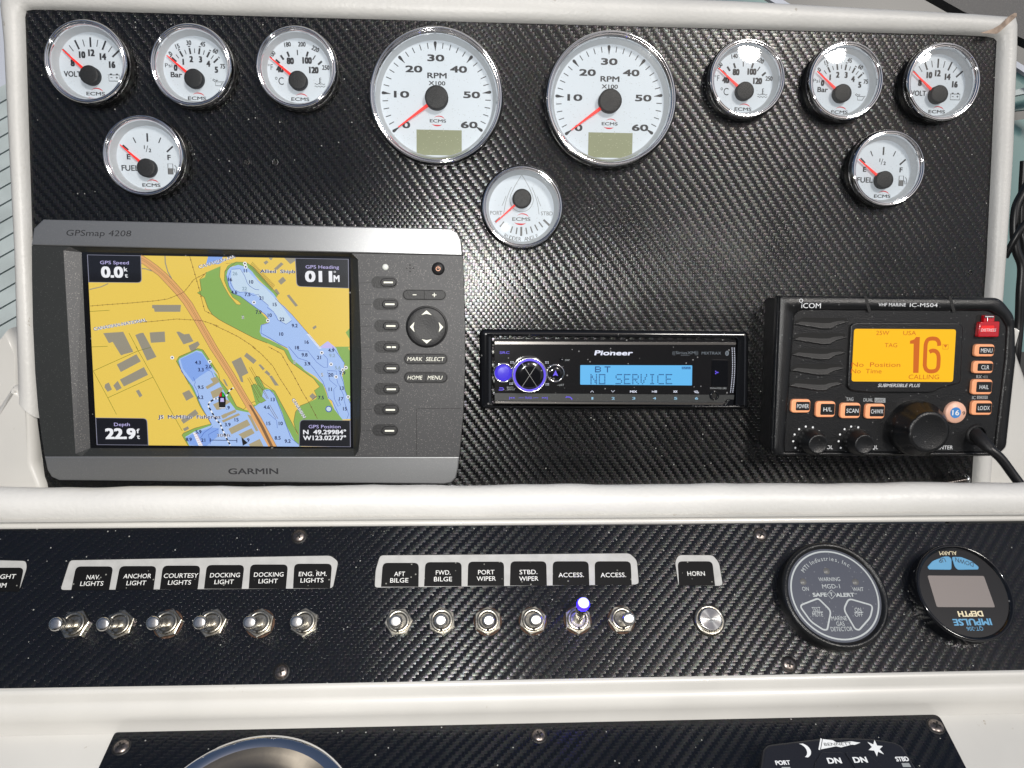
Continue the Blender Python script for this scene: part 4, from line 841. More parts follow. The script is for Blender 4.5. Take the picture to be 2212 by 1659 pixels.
m_ = MB(); m_.lathe([(45.5 * s_, -1), (45.5 * s_, .15), (43 * s_, .15)], 'housing', 48, x_, y_, cap=True); m_.build('key_surround', T.o)
m_ = MB(); m_.lathe([(43 * s_, 0), (43 * s_, 1.8), (42 * s_, 2.5), (40 * s_, 2.8), (25 * s_, 2.5), (.01, 2.2)], 'rubber', 48, x_, y_); ro = m_.build('rocker_pad', T.o)
m_ = MB()
for a in range(4):
    c, s2 = cos(a * pi / 2), sin(a * pi / 2); pts = [(-11, 26), (0, 36), (11, 26), (0, 28.5)]
    m_.poly([(x_ + (p * c - q * s2) * s_, y_ + (p * s2 + q * c) * s_) for p, q in pts], 2.95, 'key_print')
m_.build('arrow_print', ro)
x_, y_ = T.loc(946.6, 580.5); m_ = MB(); m_.lathe([(14 * s_, 0), (14 * s_, .15), (12.6 * s_, .2), (12.2 * s_, 1.2), (11 * s_, 1.8), (.01, 1.9)], 'rubber', 32, x_, y_); po = m_.build('power_key', T.o)
m_ = MB(); m_.ring(x_, y_, 1.25, 1.6, 1.98, 'orange_key', 24, radians(120), radians(420)); m_.ribbon([(x_, y_), (x_, y_ + 2)], .35, 1.98, 'orange_key'); m_.build('power_symbol', po)
x_, y_ = T.loc(832.5, 577); m_ = MB(); m_.lathe([(2.2, 0), (2.1, .5), (1.4, 1.1), (.01, 1.35)], 'led_off', 20, x_, y_); m_.build('light_sensor', T.o)
m_ = MB()
for a in range(5):
    q = (0, 0) if a == 4 else (2.2 * cos(a * pi / 2), 2.2 * sin(a * pi / 2)); x_, y_ = T.loc(885.7, 579.4); m_.disc(x_ + q[0], y_ + q[1], .5, .03, 'hole_dark', 10)
m_.build('sensor_holes', T.o)
m_ = MB(); T.strip(m_, [(996, 882), (899.7, 882.8), (899.7, 985)], .9, 'hole_dark', .04); m_.build('card_door_seam', T.o)

# ================================================================== STEREO
SH = 7.0
T = Thing('car_stereo', 'glossy black stereo with blue lit knob and blue display reading NO SERVICE', 'stereo', A, 1328, 800, SH)
PZ = Z(1740, 1180, 2.0109); q = lambda x, y: PZ(x, y)
m = MB(); outer = roundpoly(T.L(q_(PZ, [(118, 110), (2155, 125), (2150, 712), (118, 712)])), 4, 5); inner = T.L(q_(PZ, [(212, 160), (2068, 178), (2048, 696), (212, 680)]))
inner = roundpoly(inner, 2.5, 5)
if area(outer) < 0: outer = outer[::-1]; inner = inner[::-1]
n = len(outer); i2 = inset(outer, 1.4)
vs = [(x, y, -SH + .1) for x, y in outer] + [(x, y, -2.5) for x, y in outer] + [(x, y, -.6) for x, y in i2] + [(x, y, 0) for x, y in inset(outer, 3)] + [(x, y, -.2) for x, y in inset(inner, -.8)] + [(x, y, -1.2) for x, y in inner] + [(x, y, -5) for x, y in inner]
fs = []
for k in range(6):
    for i in range(n): j = (i + 1) % n; fs.append((k * n + i, k * n + j, (k + 1) * n + j, (k + 1) * n + i))
m.add(vs, fs, 'gloss_black', True); m.build('trim_ring', T.o)
m = MB(); m.prism(roundpoly(T.L(q_(PZ, [(226, 182), (2056, 188), (2032, 690), (1965, 690), (1945, 686), (232, 672)])), 1.2), -5, -.6, 'piano', .3); m.build('face_plate', T.o)
m = MB(); m.prism(T.L(q_(PZ, [(232, 202), (2052, 208), (2052, 228), (232, 224)])), -.7, -.25, 'strip_metal', .1); m.build('chrome_strip', T.o)
m = MB(); m.prism(T.L(q_(PZ, [(236, 653), (1972, 662), (1950, 682), (236, 669)])), -.7, -.1, 'strip_metal', .1); m.build('chrome_strip', T.o)
m = MB(); m.prism(T.L(q_(PZ, [(230, 592), (2040, 606), (2036, 640), (1985, 640), (1962, 662), (232, 650)])), -.7, -.35, 'gps_dark', .1); m.build('preset_strip', T.o)
m = MB(); m.prism(roundpoly(T.L(q_(PZ, [(878, 381), (1722, 383), (1720, 534), (877, 528)])), .6), -.62, -.3, 'p_lcd'); m.build('display', T.o)
DOT = {'N': '10001 11001 11001 10101 10011 10011 10001', 'O': '11111 10001 10001 10001 10001 10001 11111', 'S': '01111 10000 10000 01110 00001 00001 11110', 'E': '11111 10000 10000 11110 10000 10000 11111', 'R': '11110 10001 10001 11110 10100 10010 10001',
       'V': '10001 10001 10010 10010 10100 10100 01000', 'I': '01110 00100 00100 00100 00100 00100 01110', 'C': '01111 10000 10000 10000 10000 10000 01111', 'B': '11110 10001 10001 11110 10001 10001 11110', 'T': '11111 00100 00100 00100 00100 00100 00100'}
m = MB()
def dots(s_, x0, y0, x1, hh, pitch):
    for ci, c in enumerate(s_):
        if c == ' ': continue
        for r_, row in enumerate(DOT[c].split()):
            for k, b in enumerate(row):
                if b == '1':
                    X, Y = T.loc(*PZ(x0 + ci * pitch + k * x1, y0 + r_ * hh), -.2); m.add([(X - .42, Y - .42, -.2), (X + .42, Y - .42, -.2), (X + .42, Y + .42, -.2), (X - .42, Y + .42, -.2)], [(0, 1, 2, 3)], 'p_ink')
dots('NO SERVICE', 958, 452, 10.2, 11.4, 63); dots('BT', 992, 394, 9, 6.2, 72)
m.poly(T.L(q_(PZ, [(1643, 393), (1708, 393), (1708, 411), (1643, 411)]), -.22), -.22, 'p_ink'); T.txt(m, 'BASS', *PZ(1675, 402), 3.6, 'p_lcd', -.18, 15)
m.build('display_text', T.o)
m = MB(); zf = -.52
T.txt(m, 'Pioneer', *PZ(1130, 288), 10.5, 'p_white', zf, 82, bold=.05, shear=.2); T.txt(m, 'SRC', *PZ(306, 286), 5.2, 'p_blue', zf, 21, bold=.02)
T.txt(m, 'SiriusXM', *PZ(1670, 287), 6.0, 'p_dim', zf, 42, bold=.02); T.txt(m, '(((', *PZ(1583, 287), 7, 'p_dim', zf, 6); T.txt(m, ')))', *PZ(1755, 287), 7, 'p_dim', zf, 6); T.txt(m, 'READY', *PZ(1670, 306), 2, 'p_dim', zf, 19); T.txt(m, 'MIXTRAX', *PZ(1866, 290), 6, 'p_dim', zf, 42)
x, y = T.loc(*PZ(1984, 291), zf); m.disc(x, y, 1.4, zf, 'p_dim', 20, 1.9); T.txt(m, 'B', *PZ(1984, 291), 6, 'piano', zf + .06, 2.6)
T.txt(m, 'DISP', *PZ(780, 343), 3.2, 'grey_print', zf, 10); T.txt(m, '--LIST', *PZ(728, 530), 4, 'grey_print', zf, 15); T.txt(m, 'BAND/', *PZ(348, 548), 3.6, 'grey_print', zf, 14); T.txt(m, 'DIMMER', *PZ(354, 564), 3.6, 'grey_print', zf, 17); T.txt(m, 'MVH-MS512BS', *PZ(1918, 555), 3.6, 'grey_print', zf, 35)
T.strip(m, q_(PZ, [(262, 568), (292, 568), (298, 560), (292, 552), (266, 552)]), 1.6, 'p_blue', zf)
T.txt(m, '|<<', *PZ(362, 627), 4.6, 'p_blue', -.3, 12, bold=.03); T.txt(m, 'TRACK', *PZ(486, 627), 4.6, 'p_blue', -.3, 16, bold=.01); T.txt(m, '>>|', *PZ(608, 627), 4.6, 'p_blue', -.3, 12, bold=.03)
T.strip(m, q_(PZ, [(412, 627), (450, 627)]), .6, 'p_blue', -.3); T.strip(m, q_(PZ, [(522, 627), (560, 627)]), .6, 'p_blue', -.3); T.strip(m, q_(PZ, [(768, 628), (772, 620), (800, 622), (814, 634), (812, 642)]), 2, 'p_blue', -.3)
for i, (x, sym) in enumerate(((966, '^'), (1123, 'v'), (1278, 'MIX'), (1435, '>/II'), (1594, 'XX'), (1752, 'S'))):
    T.txt(m, str(i + 1), *PZ(x + 2, 631), 5.4, 'p_digit', -.3, 4 if i == 0 else 7, bold=.03)
    if sym == '^': T.strip(m, q_(PZ, [(x - 12, 586), (x, 573), (x + 12, 586)]), 1, 'p_white', zf)
    elif sym == 'v': T.strip(m, q_(PZ, [(x - 12, 571), (x, 584), (x + 12, 571)]), 1, 'p_white', zf)
    elif sym == 'S': T.strip(m, q_(PZ, [(x - 18, 578), (x + 8, 576), (x + 12, 580)]), 1.3, 'p_white', zf); T.strip(m, q_(PZ, [(x - 12, 586), (x + 16, 590), (x + 18, 584)]), 1.3, 'p_white', zf)
    else: T.txt(m, sym, *PZ(x, 580), 4.6, 'p_white', zf, {'MIX': 15, '>/II': 11, 'XX': 9}[sym], bold=.04)
for i in range(25):
    x = 2034 - (i - 8) ** 2 * .06; y = 252 + i * 13.8
    for s2 in (-1, 1):
        m.poly(T.L(q_(PZ, [(x + s2 * 3, y), (x + s2 * 11, y - 4.6), (x + s2 * 11, y + 4.6)]), zf), zf, 'p_white')
for cx_, cy_ in ((362, 360), (625, 360), (356, 520), (628, 525)):
    for a in range(3):
        for b in range(2): x, y = T.loc(*PZ(cx_ - 10 + a * 10, cy_ - 5 + b * 10), zf); m.disc(x, y, .3, zf, 'p_white', 6)
m.build('face_print', T.o)
def rounded_knob(px, py, r, h, mt_, name, z0=-.6, ringm='chrome', rw=1.2):
    s_ = T.sc(px, py)[0]; x, y = T.loc(px, py, z0 + h); mm = MB(); mm.lathe([(r * s_ + rw, z0), (r * s_ + rw, z0 + h * .5), (r * s_ + rw * .5, z0 + h * .75), (r * s_, z0 + h * .6)], ringm, 48, x, y); ro_ = mm.build(name + '_ring', T.o)
    mm = MB(); mm.lathe([(r * s_, z0 + h * .4), (r * s_ * .9, z0 + h * .8), (r * s_ * .6, z0 + h * .96), (.01, z0 + h)], mt_, 48, x, y); return mm.build(name, T.o), x, y, s_
rounded_knob(*PZ(296, 440), 18.5, 2.2, 'p_blue2', 'source_button'); k_, x, y, s_ = rounded_knob(*PZ(690, 443), 16.5, 2.2, 'gloss_black', 'list_button')
m = MB(); m.poly([(x - 2.0, y - 2), (x, y - 1.2), (x + 2, y - 2), (x, y + 2.4)], 1.75, 'p_blue'); m.build('arrow_mark', k_)
px, py = PZ(495, 457); s_ = T.sc(px, py)[0]; x, y = T.loc(px, py, 8)
m = MB(); m.lathe([(39 * s_, -.6), (38.5 * s_, 4), (37.5 * s_, 7.2), (36.3 * s_, 8), (35 * s_, 7.6)], 'steel_bright', 64, x, y); m.build('volume_knob_rim', T.o)
m = MB(); m.lathe([(35 * s_, 7.5), (33 * s_, 7.9), (31.5 * s_, 7.9), (30.3 * s_, 7.6)], 'p_blue', 64, x, y); m.build('volume_knob_light', T.o)
m = MB(); m.lathe([(30.4 * s_, 7.6), (29 * s_, 8.1), (18 * s_, 8.3), (.01, 8.4)], 'gloss_black', 64, x, y); kn = m.build('volume_knob', T.o)
m = MB()
for a in (57, 123): m.ribbon([(x - 31 * s_ * cos(radians(a)), y - 31 * s_ * sin(radians(a))), (x + 31 * s_ * cos(radians(a)), y + 31 * s_ * sin(radians(a)))], .28, 8.5, 'steel_bright')
m.build('scratch_line', kn)
x, y = T.loc(*PZ(738, 343)); m = MB(); m.lathe([(1.7, -.6), (1.6, .2), (1, .7), (.01, .8)], 'gloss_black', 20, x, y); m.build('display_button', T.o)
m = MB(); m.prism(roundpoly(T.L(q_(PZ, [(1872, 338), (1992, 340), (1990, 545), (1868, 542)])), .8), -.6, .3, 'gloss_black', .3, steps=2); o = m.build('usb_cover', T.o)
m = MB()
for dx, dy in ((0, 0), (8, 8), (0, 16), (16, 8)): X, Y = T.loc(*PZ(1898 + dx, 428 + dy), .35); m.poly([(X - .6, Y), (X, Y - .6), (X + .6, Y), (X, Y + .6)], .36, 'p_blue')
m.build('usb_mark', o)
x, y = T.loc(*PZ(1888, 610)); m = MB(); m.lathe([(3.6, -.6), (3.5, .6), (2.8, .9), (2.1, .5), (1.9, -2)], 'gloss_black', 32, x, y); m.disc(x, y, 1.95, -.3, 'hole_dark', 20); m.build('aux_socket', T.o)
m = MB(); m.prism(T.L(q_(PZ, [(2000, 640), (2034, 640), (2030, 686), (1972, 684)])), -.5, .4, 'gloss_black', .2); m.build('release_button', T.o)

# ================================================================== VHF RADIO
VH = 26.0
T = Thing('marine_radio', 'black marine VHF radio with amber display showing channel 16', 'radio', A, 1900, 810, VH)
V_ = Z(2760, 1060, 1.975)
vo = roundpoly(q_(V_, [(310, 95), (1960, 112), (2062, 240), (2072, 560), (2000, 1220), (1930, 1286), (280, 1282), (262, 1230)]), [5, 14, 14, 0, 8, 8, 6, 4], 5)
back = roundpoly([T.loc(*p) for p in q_(V_, [(300, 90), (1960, 112), (2062, 240), (2072, 560), (2000, 1220), (1930, 1286), (280, 1282), (250, 1230)])], 6, 4)
m = MB(); m.prism(inset(back if area(back) > 0 else back[::-1], 2.0), -VH + .1, -3, 'black_matte'); m.build('rear_case', T.o)
L0 = [T.loc(*p) for p in vo]
if area(L0) < 0: L0 = L0[::-1]
m = MB(); n = len(L0); lo = [(L0, -5), (L0, -1.6), (inset(L0, .6), -.5), (inset(L0, 1.6), 0)]
vi = [T.loc(*p) for p in roundpoly(q_(V_, [(470, 200), (1560, 208), (1860, 208), (1960, 262), (1998, 330), (1985, 560), (1905, 1230), (1890, 1250), (360, 1250), (358, 1180), (430, 240)]), [9, 0, 6, 6, 4, 0, 3, 3, 3, 3, 4], 4)]
m.prism(L0, -5, 0, 'satin_black', 1.6, steps=3, smooth=True); m.build('front_shell', T.o)
# raised border, recess plate
if area(vi) < 0: vi = vi[::-1]
m = MB(); m.prism(vi, -.2, .35, 'satin_black', .3); m.build('front_plate', T.o)
ZP = .35
m = MB()
for x in (960, 1583): m.prism(T.L(q_(V_, [(x - 24, 98), (x - 2, 98), (x + 32, 214), (x + 8, 216)])), 1.5, 2.12, 'black_matte', .1)
m.build('shell_groove', T.o)
def star_ring(mb, outer_, inner_, z0, z1, bev, mt_, n_=120):
    cx_ = sum(p[0] for p in outer_) / len(outer_); cy_ = sum(p[1] for p in outer_) / len(outer_)
    def hit(poly_, a):
        dx, dy = cos(a), sin(a); best = 0
        for i in range(len(poly_)):
            (x1, y1), (x2, y2) = poly_[i - 1], poly_[i]; x1 -= cx_; x2 -= cx_; y1 -= cy_; y2 -= cy_; ex, ey = x2 - x1, y2 - y1; dn = dx * ey - dy * ex
            if abs(dn) < 1e-9: continue
            t_ = (x1 * ey - y1 * ex) / dn; u_ = (x1 * dy - y1 * dx) / dn
            if t_ > 0 and -1e-6 <= u_ <= 1 + 1e-6: best = max(best, t_)
        return best
    angs = sorted(set([atan2(p[1] - cy_, p[0] - cx_) for p in list(outer_) + list(inner_)] + [2 * pi * i / n_ - pi for i in range(n_)]))
    vs = []
    for a in angs:
        ro, ri = hit(outer_, a), hit(inner_, a)
        for rr, z in ((ro - .9, z0), (ro - 1.1, z0 + (z1 - z0) * .6), (ro - 1.9, z1), (ri + bev, z1), (ri + bev * .35, z0 + (z1 - z0) * .55), (ri, z0)): vs.append((cx_ + rr * cos(a), cy_ + rr * sin(a), z))
    fs = []; K_ = len(angs)
    for i in range(K_):
        j = (i + 1) % K_
        for k in range(5): fs.append((i * 6 + k, j * 6 + k, j * 6 + k + 1, i * 6 + k + 1))
    mb.add(vs, fs, mt_, True)
m = MB(); star_ring(m, L0, vi, -.1, 2.0, 1.6, 'satin_black'); m.build('raised_border', T.o)
# speaker slots
for i in range(5):
    y0 = 258 + i * 114; x0 = 440 - i * 10
    m = MB(); m.prism(roundpoly(T.L(q_(V_, [(x0, y0 + 22), (x0 + 60, y0), (x0 + 380 - i * 2, y0 + 4), (x0 + 378 - i * 2, y0 + 30), (x0 + 300, y0 + 50), (x0 + 260, y0 + 74), (x0 + 200, y0 + 76), (x0 + 20, y0 + 56), (x0 - 6, y0 + 44)])), .8), .3, .5, 'hole_dark'); g_ = m.build('speaker_slot', T.o)
    m = MB(); P1 = T.L(q_(V_, [(x0 - 6, y0 + 46), (x0 + 200, y0 + 80), (x0 + 262, y0 + 78), (x0 + 302, y0 + 52), (x0 + 380, y0 + 32)])); m.tube([(a, b, .6) for a, b in P1], .8, 'satin_black', 8); P2 = T.L(q_(V_, [(x0 + 2, y0 + 44), (x0 + 198, y0 + 76), (x0 + 258, y0 + 74), (x0 + 298, y0 + 50), (x0 + 372, y0 + 30)])); P3_ = T.L(q_(V_, [(x0 + 40, y0 + 30), (x0 + 200, y0 + 42), (x0 + 258, y0 + 40), (x0 + 290, y0 + 30), (x0 + 350, y0 + 22)])); m.add([(a, b, 1.3) for a, b in P2] + [(a, b, .52) for a, b in P3_], [(i, i + 1, i + 6, i + 5) for i in range(4)], 'black_matte', True); m.build('slot_lip', g_)
# display
m = MB(); m.prism(roundpoly(T.L(q_(V_, [(880, 292), (1640, 296), (1668, 330), (1650, 740), (1500, 780), (1440, 812), (1000, 812), (850, 800), (815, 770), (838, 310)])), 2.2, 4), ZP, 2.6, 'satin_black', .9, steps=3, smooth=True); m.build('display_bezel', T.o)
m = MB(); m.prism(roundpoly(T.L(q_(V_, [(862, 340), (1613, 344), (1590, 732), (842, 728)])), 2, 4), 2.5, 2.75, 'r_lcd'); m.build('display', T.o)
m = MB(); zt = 2.82
T.txt(m, '25W', *V_(1087, 372), 9, 'r_ink', zt, 28, bold=.02); T.txt(m, 'USA', *V_(1287, 373), 9, 'r_ink', zt, 28, bold=.02); T.txt(m, 'TAG', *V_(1148, 463), 9, 'r_ink', zt, 27, bold=.02)
m.poly(T.L(q_(V_, [(1312, 668), (1316, 452), (1288, 452), (1290, 430), (1320, 420), (1334, 402), (1362, 402), (1352, 668)]), zt), zt, 'r_ink'); sx6 = []
for pts6 in ([(1516, 462), (1514, 432), (1494, 406), (1450, 402), (1414, 410), (1396, 446), (1388, 620), (1398, 652), (1424, 668), (1460, 668), (1492, 660), (1508, 632), (1512, 560), (1506, 524), (1484, 502), (1450, 500), (1430, 512)],): T.strip(m, roundpoly(q_(V_, [((x - 1450) * .84 + 1450, (y - 535) * .92 + 535) for x, y in pts6]), [0, 3, 6, 6, 6, 6, 0, 6, 6, 6, 6, 6, 4, 6, 6, 6, 0], 3), 8.5, 'r_ink', zt)
T.txt(m, 'No  Position', *V_(1038, 607), 9.5, 'r_ink', zt, 105, bold=.02); T.txt(m, 'No  Time', *V_(966, 655), 9.5, 'r_ink', zt, 66, bold=.02); T.txt(m, 'CALLING', *V_(1392, 698), 9.6, 'r_ink', zt, 66, bold=.02)
T.strip(m, q_(V_, [(1532, 457), (1572, 457), (1572, 492), (1532, 492)]), 1, 'r_ink', zt, True); m.poly(T.L(q_(V_, [(1538, 462), (1566, 462), (1552, 482)]), zt), zt, 'r_ink'); m.build('display_text', T.o)
m = MB()
T.txt(m, 'iCOM', *V_(557, 170), 10.5, 'white_print', 2.08, 42, bold=.01); x, y = T.loc(*V_(482, 133), 2); m.ring(x, y, 1.0, 1.4, 2.08, 'white_print', 20)
T.txt(m, 'VHF MARINE', *V_(1157, 163), 7, 'white_print', 2.08, 59, bold=.015); T.txt(m, 'IC-M504', *V_(1391, 166), 8, 'white_print', 2.08, 60, bold=.01)
T.txt(m, 'SUBMERSIBLE PLUS', *V_(1208, 761), 7, 'white_print', 2.66, 90, bold=.02, shear=.25)
T.txt(m, 'TAG', *V_(843, 863), 7.4, 'grey_print', ZP + .05, 16, bold=.03); T.txt(m, 'DUAL', *V_(980, 868), 7.4, 'grey_print', ZP + .05, 21, bold=.03)
m.poly(T.L(q_(V_, [(1027, 853), (1107, 855), (1107, 889), (1027, 887)]), ZP + .05), ZP + .05, 'grey_print'); T.txt(m, 'U/I/C', *V_(1067, 871), 6, 'satin_black', ZP + .1, 19)
T.txt(m, 'RX', *V_(1800, 697), 7, 'grey_print', ZP + .05, 12, bold=.03); T.txt(m, '◂)))', *V_(1845, 697), 6.5, 'grey_print', ZP + .05, 11, bold=.02)
T.txt(m, 'IC', *V_(1762, 851), 7, 'grey_print', ZP + .05, 8, bold=.03); m.poly(T.L(q_(V_, [(1785, 838), (1864, 838), (1864, 861), (1785, 861)]), ZP + .05), ZP + .05, 'grey_print'); T.txt(m, 'SCRM', *V_(1824, 850), 5.5, 'satin_black', ZP + .1, 19)
T.txt(m, 'VOL', *V_(682, 1219), 8, 'white_print', ZP + .05, 21, bold=.02); T.txt(m, 'SQL', *V_(1018, 1219), 8, 'white_print', ZP + .05, 20, bold=.02); T.txt(m, 'ENTER', *V_(1550, 1221), 8, 'white_print', ZP + .05, 33, bold=.02)
for cx_, cy_ in ((530, 1168), (866, 1168)):
    for a in range(8):
        an = radians(215 - a * 270 / 9.5 + 25); x, y = T.loc(*V_(cx_ + 110 * cos(an) * .98, cy_ - 104 * sin(an))); m.disc(x, y, .75, ZP + .05, 'white_print', 12)
m.build('front_print', T.o)
# keys
def vkey(cx_, cy_, w_, h_, lab, wt, off=0, name='key', col='orange_key'):
    px, py = V_(cx_, cy_); s1, s2 = T.sc(px, py); x, y = T.loc(px, py, 1)
    m_ = MB(); m_.prism(rrect(x, y, w_ / 3.4286 * s1 + 1.2, h_ / 3.4286 * s2 + 1.2, 2.6, 5), .2, .5, 'black_matte'); o_ = m_.build('key_surround', T.o)
    m_ = MB(); m_.prism(rrect(x, y, w_ / 3.4286 * s1, h_ / 3.4286 * s2, 2.2, 5), .3, 3.0, col, .7, steps=3, smooth=True); k2 = m_.build(name, T.o)
    m_ = MB(); x2 = x + 1.6 * 0 + off; W = w_ / 3.4286 * s1 - 5.0; H = h_ / 3.4286 * s2 - 3.4; x2 += 1.4
    m_.prism(rrect(x2, y, W + 1.2, H, .8, 3), 2.9, 3.15, 'satin_black', .1); m_.text(lab, x2, y, 3.22, min(3.0, 8.6 * s2), 'white_print', w=wt * .94 / 3.4286 * s1, bold=.012); m_.build('key_cap', k2)
for cx_, cy_, w_, h_, lab, wt, nm in ((472, 911, 140, 98, 'POWER', 92, 'power_key'), (655, 935, 142, 116, 'H/L', 66, 'channel_key'), (838, 945, 146, 112, 'SCAN', 94, 'scan_key'), (1020, 950, 142, 108, 'CH/WX', 96, 'weather_key'), (1828, 500, 146, 90, 'MENU', 90, 'menu_key'), (1818, 624, 148, 90, 'CLR', 62, 'clear_key'), (1810, 770, 150, 110, 'HAIL', 72, 'hail_key'), (1808, 925, 150, 104, 'LO/DX', 92, 'distance_key')):
    vkey(cx_, cy_, w_, h_, lab, wt, name=nm)
px, py = V_(1632, 963); s1, s2 = T.sc(px, py); x, y = T.loc(px, py, 3); m = MB(); m.lathe([(23 * s1, .3), (22.6 * s1, 2.2), (21 * s1, 3.0), (.01, 3.2)], 'peach_key', 40, x, y); ch = m.build('channel_sixteen_key', T.o)
m = MB(); xx, yy = T.loc(*V_(1627, 963), 3.2); m.disc(xx, yy, 11.5 * s1, 3.28, 'blue_disc', 32); m.text('16', xx, yy, 3.34, 11 * s2, 'white_print', w=15 * s1, bold=.03); xx, yy = T.loc(*V_(1687, 967), 3.2); m.text('9', xx, yy, 3.3, 8 * s2, 'print_black', w=5.5 * s1); m.build('key_print', ch)
# distress cover
m = MB(); m.prism(roundpoly(T.L(q_(V_, [(1785, 236), (1945, 240), (1955, 270), (1940, 418), (1775, 405), (1775, 260)])), 1.4), .2, .5, 'hole_dark'); m.build('distress_recess', T.o)
m = MB(); m.prism(roundpoly(T.L(q_(V_, [(1800, 290), (1948, 286), (1940, 402), (1785, 402)]), 3), 1.2, 4), .5, 4.2, 'red_clear', .7, steps=3, smooth=True); m.prism(roundpoly(T.L(q_(V_, [(1828, 240), (1910, 242), (1908, 292), (1826, 292)]), 2), .8), .5, 3.0, 'red_clear', .5, steps=2); dc = m.build('distress_cover', T.o, {'label': 'hinged clear red cover over the distress key'})
m = MB(); m.prism(roundpoly(T.L(q_(V_, [(1816, 318), (1912, 316), (1912, 366), (1812, 366)]), 4), .8), 4.0, 4.4, 'red_key', .2); T.txt(m, 'DISTRESS', *V_(1871, 351), 6.2, 'white_print', 4.5, 32, bold=.0, shear=.2); m.build('distress_key', dc)
x, y = T.loc(*V_(1868, 256), 3); m = MB(); m.tube([(x - 3, y + .3, 3.2), (x + 3.4, y + .3, 3.2)], 1.0, 'steel_bright', 12); m.tube([(x - .4, y, 3.6), (x - .8, y - 4, 3.4), (x - 1.5, y - 6.5, 2.6)], .22, 'steel_bright', 6); m.build('hinge_pin', dc)
# knobs
def knob(cxb, cyb, rb, rt, h, name, ridges=0):
    px, py = V_(cxb, cyb); s_ = T.sc(px, py)[0]; x, y = T.loc(px, py); rb = rb / 3.4286 * s_; rt = rt / 3.4286 * s_
    m_ = MB(); seg = 72; prof = [(rb * 1.0, .3), (rb, h * .35), (rb * .96, h * .5), (rt * 1.12, h * .72), (rt * 1.06, h * .93), (rt, h), (rt * .86, h + .1), (rt * .8, h - .15), (.01, h - .1)]
    vs = []; fs = []; n_ = len(prof)
    for i in range(seg):
        a = 2 * pi * i / seg; g_ = 1 - (.05 * max(0, cos(a * ridges)) ** 6 if ridges else 0)
        for k, (r_, z) in enumerate(prof): gg = g_ if 0 < k < 5 else 1; vs.append((x + r_ * gg * cos(a), y + r_ * gg * sin(a), z))
    for i in range(seg):
        j = (i + 1) % seg
        for k in range(n_ - 1): fs.append((i * n_ + k, j * n_ + k, j * n_ + k + 1, i * n_ + k + 1))
    m_.add(vs, fs, 'satin_black', True); return m_.build(name, T.o)
knob(545, 1168, 92, 68, 14.5, 'volume_knob'); knob(880, 1168, 92, 68, 14.5, 'squelch_knob'); knob(1315, 1070, 200, 140, 20, 'channel_knob', 8)
x, y = T.loc(*V_(1775, 1125)); m = MB(); m.lathe([(8, .2), (7.6, 1.5), (6.4, 2.2)], 'black_matte', 32, x, y); m.build('cable_socket', T.o)
# cable
Tc = Thing('microphone_cable', 'thick black cable plugged into the radio, leaving past the lower right corner', 'cable', A, *V_(1775, 1125), VH)
C0 = Vector((0, 0, 2)); pts = [(1775, 1125, 2), (1800, 1150, 6), (1835, 1185, 11), (1885, 1235, 15), (1960, 1300, 17), (2050, 1420, 19), (2150, 1560, 22), (2260, 1760, 26)]
P3 = [Vector(Tc.loc(*V_(x, y), z) + (z,)) for x, y, z in pts]
m = MB(); m.tube(P3[:3], 4.2, 'rubber', 16, rs=[5.2, 5.0, 3.9]); m.tube(P3[1:4], 1, 'rubber', 16, rs=[5.2, 4.6, 4.0]); m.build('strain_relief', Tc.o)
def smoothp(P_, n_=6):
    o = []
    for i in range(len(P_) - 1):
        p0 = P_[max(i - 1, 0)]; p1 = P_[i]; p2 = P_[i + 1]; p3 = P_[min(i + 2, len(P_) - 1)]
        for k in range(n_): t_ = k / n_; o.append(.5 * ((2 * p1) + (p2 - p0) * t_ + (2 * p0 - 5 * p1 + 4 * p2 - p3) * t_ ** 2 + (3 * p1 - p0 - 3 * p2 + p3) * t_ ** 3))
    return o + [P_[-1]]
m = MB(); m.tube(smoothp(P3[2:]), 3.3, 'cable', 14); m.build('cable_jacket', Tc.o)

# ================================================================== SWITCHES
ZS = Z(0, 1800, 1.7015); ZM = Z(1300, 1800, 1.5361); ZD = Z(2640, 1800, 1.8433)
def label_plate(label, outline, tabs, ctr):
    T_ = Thing('label_plate', label, 'label plate', B, *ctr, 0, 'white label strips above the toggle switches')
    m_ = MB(); m_.prism(roundpoly(T_.L(outline), 2.2, 4), 0, .22, 'label_white', .06); m_.build('backing', T_.o)
    m_ = MB(); q4 = roundpoly(T_.L(outline), 2.2, 4); m_.ribbon(q4[len(q4) // 8:len(q4) - 0], .35, .26, 'hole_dark'); m_.build('cut_edge_shade', T_.o)  # dark line round the plate: shade of the recessed cut put into colour
    for o_, txts in tabs:
        m_ = MB(); r_ = [0, 3.2, 3.2, 0] if len(o_) == 4 else 0; m_.prism(roundpoly(T_.L(o_), r_, 5), .1, .34, 'label_black', .05); tb = m_.build('label_tab', T_.o)
        m_ = MB()
        for s_, x, y, hp, wp in txts: T_.txt(m_, s_, x, y, hp, 'label_text', .40, wp, bold=.008)
        m_.build('lettering', tb)
    return T_
def tabs_(f, L_, txt):
    out = []
    for (bl, br, tl, tr_, yb, yt), tx in zip(L_, txt):
        o_ = [f(bl, yb), f(tl, yt), f(tr_, yt), f(br, yb)]; k = {ZS: 1.7015 * 1.736, ZM: 1.5361 * 1.736}[f]
        out.append((o_, [(s_, *f(x, y), h_ / k, w_ / k) for s_, x, y, h_, w_ in tx]))
    return out
